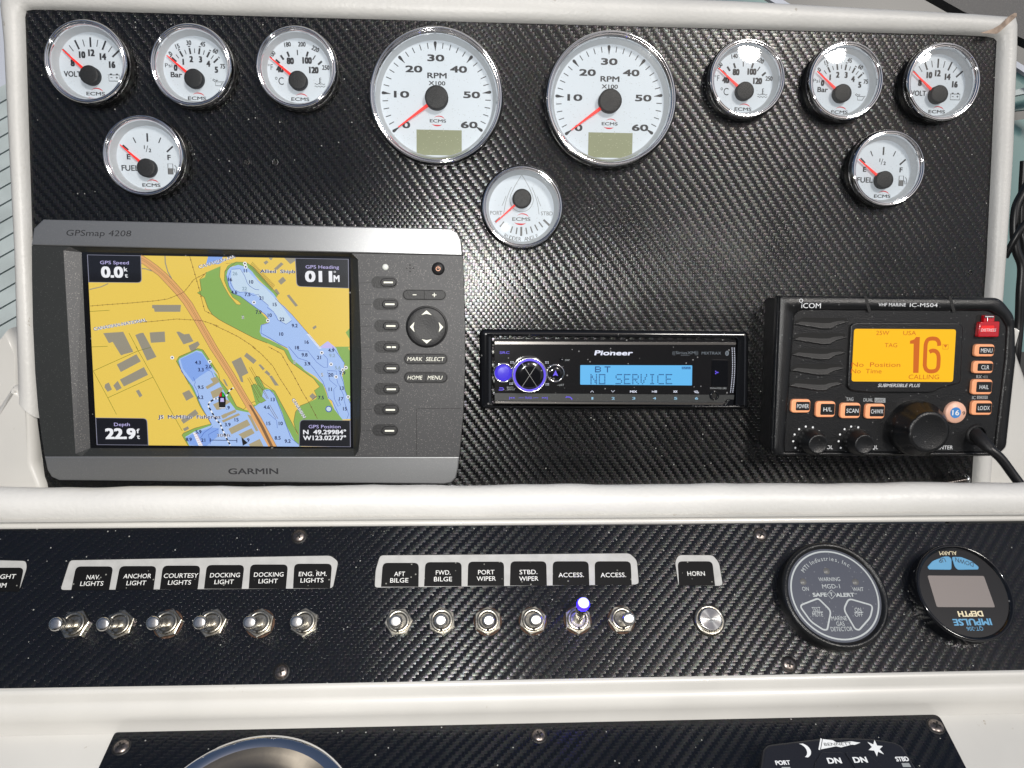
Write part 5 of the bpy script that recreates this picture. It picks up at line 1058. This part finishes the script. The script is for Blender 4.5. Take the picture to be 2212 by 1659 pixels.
label_plate('label strip from NAV. LIGHTS to ENG. RM. LIGHTS above the six left switches', q_(ZS, [(385, 702), (446, 512), (2110, 482), (2160, 520), (2125, 692)]),
    tabs_(ZS, [(455, 697, 486, 724, 703, 552), (737, 980, 766, 1000, 701, 550), (1020, 1262, 1040, 1280, 698, 547), (1302, 1543, 1320, 1560, 695, 543), (1587, 1825, 1598, 1838, 694, 540), (1870, 2107, 1878, 2119, 692, 535)],
    [[('NAV.', 595, 620, 27, 84), ('LIGHTS', 586, 661, 27, 146)], [('ANCHOR', 877, 613, 27, 176), ('LIGHT', 870, 657, 27, 124)], [('COURTESY', 1155, 610, 27, 218), ('LIGHTS', 1146, 654, 27, 146)], [('DOCKING', 1436, 607, 27, 190), ('LIGHT', 1430, 650, 27, 122)], [('DOCKING', 1715, 603, 27, 188), ('LIGHT', 1711, 645, 27, 122)], [('ENG. RM.', 1996, 599, 27, 178), ('LIGHTS', 1991, 640, 27, 146)]]), ZS(1280, 600))
label_plate('label strip from AFT BILGE to the second ACCESS. above the middle switches', q_(ZM, [(160, 620), (166, 520), (192, 434), (1630, 422), (1672, 462), (1684, 602)]),
    tabs_(ZM, [(198, 414, 208, 416, 616, 478), (446, 662, 453, 662, 613, 474), (696, 907, 700, 906, 611, 471), (940, 1153, 944, 1150, 609, 469), (1186, 1398, 1187, 1393, 607, 469), (1430, 1642, 1428, 1636, 606, 469)],
    [[('AFT', 305, 541, 25, 62), ('BILGE', 303, 578, 25, 104)], [('FWD.', 556, 533, 25, 84), ('BILGE', 555, 571, 25, 104)], [('PORT', 804, 531, 25, 94), ('WIPER', 804, 568, 25, 110)], [('STBD.', 1047, 530, 25, 102), ('WIPER', 1049, 568, 25, 110)], [('ACCESS.', 1293, 547, 25, 146)], [('ACCESS.', 1536, 547, 25, 146)]]), ZM(920, 540))
label_plate('small single label plate reading HORN', q_(ZM, [(1910, 608), (1890, 470), (1912, 432), (2110, 433), (2146, 478), (2168, 610)]), tabs_(ZM, [(1914, 2122, 1906, 2106, 609, 469)], [[('HORN', 2013, 539, 25, 100)]]), ZM(2010, 540))
label_plate('label plate cut off by the left edge of the picture, ending in LIGHT', q_(ZS, [(-260, 712), (-240, 506), (168, 516), (174, 562), (126, 704)]), tabs_(ZS, [(-160, 122, -140, 154, 712, 560)], [[('LIGHT', 33, 616, 27, 134), ('DIM', 3, 672, 27, 74)]]), ZS(20, 620))
# toggles: nut centre, lever direction
def toggle(label, px, py, up=False, lit=False, rusty=False, rot=0, lean=0, group='chrome bat-handle toggle switches in one row'):
    T_ = Thing('toggle_switch', label, 'switch', B, px, py, 0, group)
    if rusty:
        m_ = MB(); m_.lathe([(8.9, .03), (8.8, .24), (7, .24)], 'rust', 24); m_.build('washer', T_.o, {'label': 'rusty washer showing round the nut'})
    m_ = MB(); R6 = 9.0; hx = [(R6 * cos(radians(60 * i + rot)), R6 * sin(radians(60 * i + rot))) for i in range(6)]
    m_.prism(hx, .25, 2.6, 'chrome_worn', .45, steps=2); m_.build('hex_nut', T_.o)
    m_ = MB(); m_.lathe([(6.9, 2.4), (6.9, 4.4), (6.5, 4.7), (5.2, 4.7), (4.9, 4.3)], 'chrome_worn', 40); m_.lathe([(4.9, 4.3), (4.8, 3.6), (4.8, .6)], 'hole_dark', 40); m_.disc(0, 0, 4.85, 1.0, 'hole_dark', 30); m_.build('bushing', T_.o)  # bore wall and floor coloured dark as the shade inside the hole
    m_ = MB(); m_.add([(-.8, -6.6, 4.76), (.8, -6.6, 4.76), (.8, -5.2, 4.76), (-.8, -5.2, 4.76)], [(0, 1, 2, 3)], 'hole_dark'); m_.build('key_slot', T_.o)
    a = radians(15 if up else -13); b = radians(lean); L_ = 25.0
    d = Vector((sin(b), sin(a), cos(a))).normalized(); p0 = Vector((0, -sin(a) * 3, .5))
    st_ = [(0, 2.2), (4, 2.5), (9, 3.0), (14, 3.35), (19, 3.7), (20, 3.8), (20.4, 3.3), (20.8, 3.3), (21.2, 4.0), (23.6, 4.1), (24.6, 3.8), (25.0, 3.2), (25.2, 2.2), (25.25, .05)]
    if lit: st_ = [(0, 2.6), (6, 2.8), (14, 3.3), (19, 3.5), (19.6, 3.4)]
    m_ = MB(); m_.tube([p0 + d * q for q, r_ in st_], 1, 'steel_lever', 20, rs=[r_ for q, r_ in st_]); lv = m_.build('lever', T_.o)
    if lit:
        m_ = MB(); s2 = [(19.4, 3.5), (21, 3.9), (22.6, 3.9), (23.2, 3.6)]; m_.tube([p0 + d * q for q, r_ in s2], 1, 'led_blue', 16, rs=[r_ for q, r_ in s2]); s2 = [(22.9, 3.5), (24.2, 3.2), (25.2, 2.5), (25.9, 1.4), (26.1, .05)]; m_.tube([p0 + d * q for q, r_ in s2], 1, 'led_core', 16, rs=[r_ for q, r_ in s2]); m_.build('lit_tip', lv, {'label': 'glowing blue lamp tip'})
    return T_
tg = [(163.5, 1350, 'NAV. LIGHTS', 8), (260.7, 1350, 'ANCHOR LIGHT', 22), (363, 1347.7, 'COURTESY LIGHTS', 12), (459.4, 1346.7, 'first DOCKING LIGHT', 14), (562, 1346.7, 'second DOCKING LIGHT', 26), (658.5, 1345.7, 'ENG. RM. LIGHTS', 30),
      (861.4, 1344.4, 'AFT BILGE', 5), (954.4, 1342.5, 'FWD. BILGE', 35), (1053.4, 1342.5, 'PORT WIPER', 30), (1150.9, 1341.4, 'STBD. WIPER', 18), (1247.7, 1339.9, 'first ACCESS.', 30), (1342.5, 1338.8, 'second ACCESS.', 2)]
for i, (px, py, nm, rot) in enumerate(tg):
    lit = i == 10
    lab = 'lit toggle switch flipped up, its tip glowing blue, below the first ACCESS. label' if lit else f'chrome toggle switch directly below the {nm} label'
    toggle(lab, px, py, lit, lit, i in (2, 4, 8, 9, 10, 11), rot, lean=0 if not lit else 3)
T = Thing('horn_button', 'round brushed steel push button engraved with a horn, below the HORN label', 'button', B, *ZM(2087, 810), 0)
m = MB(); m.lathe([(10.0, 0), (9.9, 1.6), (9.2, 2.5), (7.6, 2.8), (7.4, 2.2)], 'chrome_worn', 48); m.build('collar', T.o)
m = MB(); m.lathe([(7.3, 1), (7.3, 4.0), (7.0, 4.4), (6.6, 4.5)], 'spun_steel', 48, cap=True); bt = m.build('plunger', T.o)
m = MB(); z = 4.56
for s_ in (1, -1): m.ribbon([(-5 * s_, 1.2), (-3.6 * s_, .7), (3 * s_, .7)], .35, z, 'grey_print'); m.ribbon([(5 * s_, -1.4), (3.6 * s_, -.9), (-3 * s_, -.9)], .35, z, 'grey_print')
m.ribbon([(-2.4, -1.8), (2.4, -1.8), (2.4, 0), (-2.4, 0)], .3, z, 'grey_print', True); m.build('horn_mark', bt)

# ---- screws
def screw(label, fr, px, py, r=4.3, rot=20, mt_='screw_steel'):
    T_ = Thing('panel_screw', label, 'screw', fr, px, py, 0, 'oval-head cross screws in the lower panels')
    m_ = MB(); m_.lathe([(r + .9, .02), (r + .7, .35), (r, .5)], 'black_matte', 28); m_.build('finishing_washer', T_.o)
    m_ = MB(); m_.lathe([(r, .1), (r * .97, .7), (r * .8, 1.35), (r * .5, 1.8), (.01, 2.0)], mt_, 28); h_ = m_.build('head', T_.o)
    m_ = MB(); c = radians(rot)
    for a in (c, c + pi / 2): m_.ribbon([(-r * .5 * cos(a), -r * .5 * sin(a)), (r * .5 * cos(a), r * .5 * sin(a))], r * .24, 2.05 + (.03 if a > c else 0), 'hole_dark')
    m_.build('cross_slot', h_)
screw('tarnished screw above the ENG. RM. LIGHTS label', B, *ZS(1908, 360), rot=40); screw('tarnished screw below the second DOCKING LIGHT switch', B, *ZS(1795, 1225), rot=20)
screw('dark screw between the HORN label and the gas detector', B, *ZD(390, 380), rot=60); screw('dark screw below and left of the gas detector', B, *ZD(587, 1275), rot=75)
screw('screw in the upper left corner of the lowest panel', C, 262.5, 1614, 4.4, 35); screw('screw at the top centre of the lowest panel', C, 1164, 1589.5, 4.2, 25); screw('screw in the upper right corner of the lowest panel', C, 2021.5, 1569, 4.6, 60)

# ================================================================== GAS DETECTOR
T = Thing('gas_detector', 'round slate-blue marine gas detector with WARNING and TEST buttons', 'gas detector', B, *ZD(895, 795), 0)
u, v = B.uv(*ZD(905, 790), 9); T.o.matrix_world = B.mat(u, v, 0); T.u, T.v = u, v
RO = 34.5; RI = 29.5
m = MB(); m.lathe([(RO, 0), (RO, 8.5), (RO - .8, 10.2), (RO - 2, 11), (RO - 3.4, 10.6), (RI + .4, 8.6)], 'satin_black', 80); m.build('bezel', T.o)
m = MB(); m.disc(0, 0, RI + .5, 8.6, 'mti_face', 72); fc = m.build('face', T.o)
m = MB(); z = 8.68; m.ring(0, 0, RI - 1.9, RI - .9, z, 'mti_line', 80); W = 'mti_line'
fz = T.loc
def fl(x, y): return T.loc(*ZD(x, y), 8.68)
sM = T.sc(1800, 1285)[0] / 3.2
for s_, x, y, h_, w_, b_ in (('WARNING', 866, 686, 24, 148, .02), ('MGD-1', 878, 735, 26, 120, .02), ('ON', 701, 752, 24, 44, .02), ('WAIT', 1065, 755, 24, 76, .02), ('SAFE', 800, 793, 24, 96, .05), ('ALERT', 975, 794, 24, 126, .05), ('TEST', 776, 893, 24, 58, .01), ('MUTE', 786, 930, 24, 70, .01), ('ON', 1064, 897, 24, 44, .01), ('OFF', 1070, 930, 24, 54, .01), ('MARINE', 934, 956, 25, 104, .02), ('GAS', 943, 993, 25, 54, .02), ('DETECTOR', 952, 1030, 25, 144, .02), ('T', 880, 791, 22, 18, .05), ('TM', 1047, 787, 8, 18, 0)):
    x_, y_ = fl(x, y); m.text(s_, x_, y_, z, h_ * sM * 1.08, W, w=w_ * sM, bold=b_)
m.ribbon([fl(*p) for p in ((880, 760), (912, 790), (882, 822), (852, 790))], .35, z, W, True); m.ribbon([fl(748, 912), fl(822, 912)], .35, z, W); m.ribbon([fl(1038, 914), fl(1102, 914)], .35, z, W)
m.ribbon(roundpoly([fl(*p) for p in ((660, 868), (790, 818), (822, 850), (878, 905), (852, 1036), (826, 1036), (740, 980))], 2.5), 1.0, z, W, True); m.ribbon(roundpoly([fl(*p) for p in ((1000, 820), (1168, 868), (1150, 950), (1072, 1038), (1045, 1030), (966, 895))], 2.5), 1.0, z, W, True)
s_ = 'MTI Industries, Inc.'; a0, a1 = 141, 48
wd = [.9 if c in 'M' else .35 if c in "Iiltj,. '" else .62 for c in s_]; tot = sum(wd); acc = 0
for c_, w_ in zip(s_, wd):
    a = radians(a0 + (a1 - a0) * (acc + w_ / 2) / tot); acc += w_
    if c_ != ' ': vs_, _ = glyphs(c_, .02); yo = 0; 
    if c_ != ' ': m.text(c_, 23.4 * cos(a), 23.4 * sin(a), z, 2.7, W, rot=a - pi / 2, bold=.02, sx=.92)
m.build('face_print', fc)
for x, y in ((686, 703), (848, 630), (1048, 705)):
    x_, y_ = fl(x, y); m = MB(); m.lathe([(2.2, 8.6), (2.1, 8.8), (.01, 8.95)], 'mti_lamp', 20, x_, y_); m.build('indicator_lamp', T.o)
# ================================================================== DEPTH SOUNDER
T = Thing('depth_sounder', 'round black depth gauge mounted upside down with blank screen and blue keys', 'depth gauge', B, *ZD(1790, 775), 0)
u, v = B.uv(*ZD(1798, 775), 9); T.o.matrix_world = B.mat(u, v, 0); T.u, T.v = u, v
RO = 31.8; RI = 28.2
m = MB(); m.lathe([(RO, 0), (RO, 8.8), (RO - .4, 10.3), (RO - 1.2, 11), (RO - 2.2, 10.6), (RI + .3, 8.8)], 'gloss_black', 80); m.build('bezel', T.o)
m = MB(); m.disc(0, 0, RI + .5, 8.8, 'imp_face', 72); fc = m.build('face', T.o)
m = MB(); m.prism(roundpoly(T.L(q_(ZD, [(1545, 660), (1935, 663), (2013, 880), (1610, 878)]), 9), 1), 8.82, 9.0, 'imp_lcd', .05); m.build('blank_screen', T.o)
for L_, tx, tr in (([(1545, 600), (1580, 560), (1660, 528), (1695, 528), (1712, 545), (1712, 620), (1555, 618)], 'UP', (1645, 555)), ([(1712, 530), (1780, 532), (1850, 560), (1900, 600), (1898, 618), (1755, 620), (1735, 600)], 'DOWN', (1800, 568))):
    m = MB(); m.prism(roundpoly(T.L(q_(ZD, L_), 9.2), 1.4), 8.82, 9.2, 'imp_blue', .15); kb = m.build('alarm_key', T.o); m = MB(); x_, y_ = T.loc(*ZD(*tr), 9.2); k = T.sc(2080, 1282)[0] / 3.2
    m.text(tx, x_, y_, 9.28, 30 * k, 'print_black', w=(48 if tx == 'UP' else 120) * k, rot=pi + (0.12 if tx == 'UP' else -.32)); m.build('key_print', kb)
m = MB(); zz_ = 8.9; k = T.sc(2080, 1282)[0] / 3.2
for s_, x, y, h_, w_, mt_, b_ in (('ALARM', 1688, 506, 26, 120, 'imp_cream', 0), ('DEPTH', 1842, 925, 36, 168, 'imp_cream', .05), ('IMPULSE', 1855, 982, 42, 256, 'imp_blue', .05), ('QT-206', 1873, 1028, 24, 110, 'imp_blue', 0)):
    m = MB(); x_, y_ = T.loc(*ZD(x, y), 8.9); m.text(s_, x_, y_, zz_, h_ * k, mt_, w=w_ * k, rot=pi, bold=b_); m.build('lettering', fc)

# ================================================================== BOWL AND TRIM PAD ON THE LOWEST PANEL
def circ(p, q, r):
    ax, ay = p; bx, by = q; cx_, cy_ = r; d = 2 * (ax * (by - cy_) + bx * (cy_ - ay) + cx_ * (ay - by))
    ux = ((ax * ax + ay * ay) * (by - cy_) + (bx * bx + by * by) * (cy_ - ay) + (cx_ * cx_ + cy_ * cy_) * (ay - by)) / d
    uy = ((ax * ax + ay * ay) * (cx_ - bx) + (bx * bx + by * by) * (ax - cx_) + (cx_ * cx_ + cy_ * cy_) * (bx - ax)) / d
    return ux, uy, hypot(ax - ux, ay - uy)
HB2 = 8
cu, cv_, cr = circ(C.uv(391, 1659, HB2), C.uv(575, 1585, HB2), C.uv(743, 1659, HB2))
T = Thing('steel_cup_ring', 'round brushed steel bowl with polished rim, cut off by the bottom edge', 'cup holder', C, 575, 1700, 0)
T.o.matrix_world = C.mat(cu, cv_, 0)
m = MB(); m.lathe([(cr - 1, 0), (cr, 5), (cr - .6, 7.4), (cr - 2, HB2), (cr - 6, HB2 - .2), (cr - 8, HB2 - 1.2)], 'chrome', 128); m.build('polished_rim', T.o)
m = MB(); m.lathe([(cr - 7.6, HB2 - 1), (cr - 11, 5.6), (cr - 15, 3.8), (cr - 20, 2.2), (cr - 26, 1.2), (cr - 32, .8), (cr * .4, .7), (.01, .7)], 'spun_dark', 128); m.build('brushed_dish', T.o)
ZT = Z(2700, 2400, 1.9404)
T = Thing('trim_tab_control', 'black trim tab control pad with moon, flag and star marks at the bottom right', 'control pad', C, *ZT(900, 800), 12)
po_ = q_(ZT, [(318, 790), (352, 758), (700, 716), (900, 708), (1080, 712), (1270, 738), (1330, 770), (1460, 980), (1560, 1250), (240, 1250), (290, 980)])
L_ = roundpoly(T.L(po_), 3, 4)
m = MB(); m.prism(L_, -12, 0, 'pad_black', 1.5, steps=3, smooth=True); m.build('pad_body', T.o)
for L2, nm, tx in (([(735, 822), (890, 820), (960, 940), (1010, 1200), (620, 1200), (690, 900)], 'left_down_key', 832), ([(905, 820), (1050, 820), (1110, 860), (1200, 950), (1290, 1200), (1040, 1200), (985, 940)], 'right_down_key', 1020)):
    m = MB(); m.prism(roundpoly(T.L(q_(ZT, L2)), 1.2), -.1, .9, 'pad_black', .4, steps=2, smooth=True); kb = m.build('down_key', T.o); m = MB()
    x_, y_ = T.loc(*ZT(tx, 878 - (tx > 900) * 6), 1); k1, k2 = T.sc(*ZT(tx, 875)); m.text('DN', x_, y_, 1.0, 11.5 * k2, 'white_print', w=30 * k1, bold=.05); m.build('key_print', kb)
m = MB(); z = .08
T.txt(m, 'PORT', *ZT(457, 893), 9, 'white_print', z, 32, bold=.04); T.txt(m, 'STBD', *ZT(1325, 866), 9, 'white_print', z, 28, bold=.04)
m.poly(T.L(q_(ZT, [(450, 925), (512, 925), (512, 945), (446, 945)])), z, 'grey_print'); m.poly(T.L(q_(ZT, [(1320, 896), (1375, 896), (1392, 925), (1332, 925)])), z, 'grey_print')
m.ribbon(T.L(q_(ZT, [(737, 718), (722, 800)])), .9, z, 'white_print'); m.poly(T.L(q_(ZT, [(748, 722), (820, 730), (850, 748), (960, 738), (980, 742), (1022, 748), (980, 764), (960, 762), (880, 782), (845, 774), (735, 796)])), z, 'white_print'); T.txt(m, 'BENNETT', *ZT(858, 757), 6, 'pad_black', z + .08, 60, rot=0)
c1 = T.loc(*ZT(590, 805)); r_ = 3.0
m.poly([(c1[0] + r_ * 1.9 * cos(radians(a)), c1[1] + r_ * 1.2 * sin(radians(a)) * 1.3) for a in range(-65, 75, 10)] + [(c1[0] - 1 + r_ * 1.45 * cos(radians(a)), c1[1] + r_ * 1.1 * sin(radians(a)) * 1.3) for a in range(75, -66, -10)], z, 'white_print')
c1 = T.loc(*ZT(1133, 787)); m.poly([(c1[0] + (4.9 if i % 2 == 0 else 2.1) * cos(radians(30 * i + 12)), c1[1] + (5.3 if i % 2 == 0 else 2.3) * sin(radians(30 * i + 12))) for i in range(12)], z, 'white_print')
m.build('pad_print', T.o)

# ================================================================== SMALL THINGS AND BEYOND THE CONSOLE
# loose screw lying on the ledge
T = Thing('loose_screw', 'loose steel wood screw lying on the ledge under the radio', 'screw', A, 2060, 1042, 4)
a = Vector(T.loc(2086, 1036, 4) + (4,)); b = Vector(T.loc(2030, 1046, 3) + (3,)); m = MB(); st_ = []
K = 60
m.tube([a + (b - a) * (i / K) for i in range(K + 1)], 1, 'screw_steel', 10, rs=[(1.9 if i % 5 < 2 else 1.3) * (1 if i < 50 else (K - i + 2) / 12) for i in range(K + 1)]); m.build('shank', T.o)
d = (b - a).normalized(); m = MB(); m.tube([a - d * 2.6, a - d * 2.2, a - d * 1, a, a + d * .4], 1, 'steel_bright', 20, rs=[.1, 2.6, 3.9, 4.0, 1.8]); m.build('head', T.o)

# cables at the right edge
Y_ = Z(3540, 0, 1.66); Y2 = Z(3540, 900, 1.5067)
def bgcable(label, pts, r, fr=A):
    T_ = Thing('black_cable', label, 'cable', fr, *pts[0][:2], pts[0][2], 'black cables hanging beside the console')
    P_ = [Vector(T_.loc(x, y, z - pts[0][2]) + (z - pts[0][2],)) for x, y, z in pts]; m_ = MB(); m_.tube(smoothp(P_), r, 'cable', 10); m_.build('cable_jacket', T_.o)
bgcable('black cable looping down beside the right rim', [(*Y_(560, 1080), -30), (*Y_(498, 1190), -30), (*Y_(450, 1290), -30), (*Y_(438, 1430), -30), (*Y_(452, 1560), -30), (*Y2(440, 150), -30), (*Y2(432, 300), -30), (*Y2(425, 470), -32), (*Y2(405, 700), -35), (*Y2(400, 820), -60)], 3.4)
bgcable('straight black cable crossing behind the right rim', [(*Y_(620, 1270), -22), (*Y_(498, 1400), -22), (*Y_(440, 1490), -24), (*Y_(380, 1600), -30)], 2.6)
bgcable('black cable at the very right edge of the picture', [(*Y_(500, 1000), -40), (*Y_(486, 1250), -42), (*Y_(484, 1420), -44), (*Y_(500, 1520), -44), (*Y2(455, 200), -50), (*Y2(470, 420), -50)], 3.0)
# things beyond the console: slatted deck to the left, cabin window frames to the right
def far_quad(name, label, cat, pts, depth, mt_, thick=12, group=None):
    P_ = [CAMLOC + ray(x, y) * d_ for (x, y), d_ in zip(pts, depth)]; c = sum(P_, Vector()) / len(P_); nn = (P_[1] - P_[0]).cross(P_[2] - P_[0]).normalized()
    if nn.dot(CAMLOC - c) < 0: nn = -nn
    n_ = len(P_); vs = [(p - c) / S for p in P_] + [(p - c - nn * thick * S) / S for p in P_]
    fs = [tuple(range(n_)), tuple(range(n_, 2 * n_))[::-1]] + [(i, n_ + i, n_ + (i + 1) % n_, (i + 1) % n_) for i in range(n_)]
    m_ = MB(); m_.add(vs, fs, mt_); o_ = m_.build(name); o_.location = c
    if label: tagged(o_, label, cat, group)
    else: o_['kind'] = 'structure'
    return o_
far_quad('cabin_bulkhead', None, None, [(1250, -420), (2900, -420), (2900, 1300), (2050, 1300), (2050, 100), (1250, 60)], [1.35] * 6, 'dark_frame')
bpy.data.objects['cabin_bulkhead']['kind'] = 'structure'
WG = 'parts of the cabin window seen past the right rim'
far_quad('window_pane', 'teal window pane seen past the right rim, upper of two', 'window pane', [(2190, 150), (2330, 105), (2330, 225), (2185, 240)], [1.25] * 4, 'teal_glass', 6, WG)
far_quad('window_pane', 'larger teal window pane behind the black cables at the right edge', 'window pane', [(2180, 262), (2330, 240), (2330, 760), (2150, 760)], [1.25] * 4, 'teal_glass', 6, WG)
far_quad('window_frame_bar', 'pale bar crossing between the two teal panes past the right rim', 'window frame', [(2185, 196), (2330, 160), (2330, 178), (2185, 208)], [1.2] * 4, 'slat', 8)
far_quad('window_frame_bar', 'thin white bar behind the top right corner of the rim', 'window frame', [(2190, 128), (2330, 215), (2330, 232), (2190, 142)], [1.18] * 4, 'slat_gap', 8)
far_quad('window_frame_bar', 'white bar slanting behind the upper rim at the right of the picture', 'window frame', [(1640, -14), (1668, -14), (1730, 22), (1700, 22)], [1.18] * 4, 'slat_gap', 8)
far_quad('cushion', 'grey stitched cushion behind the top right corner of the rim', 'cushion', [(1930, -60), (2400, -60), (2400, 190), (2290, 120), (2080, 24)], [1.2] * 5, 'gps_grey', 20)
far_quad('window_pane', 'pale teal pane behind the upper rim, right of the tachometers', 'window pane', [(1530, -70), (1600, -70), (1700, 24), (1530, 8)], [1.25] * 4, 'teal_glass', 6, WG)
# slatted deck on the left
c0 = CAMLOC + ray(20, 450) * 1.15
tS = bpy.data.objects.new('slatted_seat', None); COL.objects.link(tS); tS.location = c0; tagged(tS, 'pale blue-grey slatted surface beyond the left rim of the console', 'slatted seat')
for i in range(16):
    y = 160 + i * 37
    pts = [(-160, y + 118), (60, y - 6), (60, y + 27), (-160, y + 151)]
    P_ = [CAMLOC + ray(*p) * 1.15 - c0 for p in pts]; nn = (P_[1] - P_[0]).cross(P_[2] - P_[0]).normalized(); nn = nn if nn.dot(CAMLOC - c0) > 0 else -nn
    vs = [p / S for p in P_] + [(p / S - nn * 10) for p in P_]; m = MB(); m.add(vs, [(0, 1, 2, 3), (7, 6, 5, 4), (0, 4, 5, 1), (1, 5, 6, 2), (2, 6, 7, 3), (3, 7, 4, 0)], 'slat'); m.build('slat', tS)
far_quad('cabin_side', None, None, [(-600, -420), (120, -420), (120, 860), (-600, 1200)], [1.19] * 4, 'slat_gap', 10)
# unseen cockpit floor, added to bounce light and show in the chrome
fl_ = bpy.data.meshes.new('deck'); fl_.from_pydata([(-4, -5, 0), (4, -5, 0), (4, 3, 0), (-4, 3, 0)], [], [(0, 1, 2, 3)]); fl_.materials.append(MATS['deck']); o = bpy.data.objects.new('deck', fl_); COL.objects.link(o); o['kind'] = 'structure'
bpy.context.view_layer.update()

# unseen cabin round the viewer, added for chrome, glass and panels to mirror
mat('cabin_dark', (.05, .042, .034), .6, vary=(3, .3)); mat('cabin_pale', (.13, .12, .10), .6, vary=(2, .2)); mat('seat_tan', (.07, .055, .04), .55, vary=(5, .3))
def wall(name, P_, mt_, kind=True):
    me = bpy.data.meshes.new(name); n_ = len(P_); a_, b_, c_ = (Vector(p) for p in P_[:3]); nn = (b_ - a_).cross(c_ - a_).normalized() * .04
    vs = [Vector(p) for p in P_] + [Vector(p) + nn for p in P_]
    me.from_pydata(vs, [], [tuple(range(n_))[::-1], tuple(range(n_, 2 * n_))] + [(i, (i + 1) % n_, n_ + (i + 1) % n_, n_ + i) for i in range(n_)]); me.materials.append(MATS[mt_])
    o_ = bpy.data.objects.new(name, me); COL.objects.link(o_); o_['kind'] = 'structure'; return o_
wall('unseen_cabin_slab', [(-1.7, -1.9, 0), (1.7, -1.9, 0), (1.7, -1.9, 2.5), (-1.7, -1.9, 2.5)], 'cabin_dark')
wall('unseen_cabin_slab', [(-1.75, -1.9, 0), (-1.75, .3, 0), (-1.75, .3, 1.3), (-1.75, -1.9, 1.3)], 'cabin_pale')
wall('unseen_cabin_slab', [(-1.75, -1.9, 1.9), (-1.75, .3, 1.9), (-1.75, .3, 2.3), (-1.75, -1.9, 2.3)], 'cabin_dark')
wall('unseen_cabin_slab', [(1.75, -1.9, 0), (1.75, .3, 0), (1.75, .3, 1.2), (1.75, -1.9, 1.2)], 'cabin_pale')
wall('unseen_cabin_slab', [(-1.2, -1.3, 0), (1.2, -1.3, 0), (1.2, -1.45, 1.25), (-1.2, -1.45, 1.25)], 'seat_tan')  # unseen seat back, added dark for the chrome to mirror
bpy.context.view_layer.update()
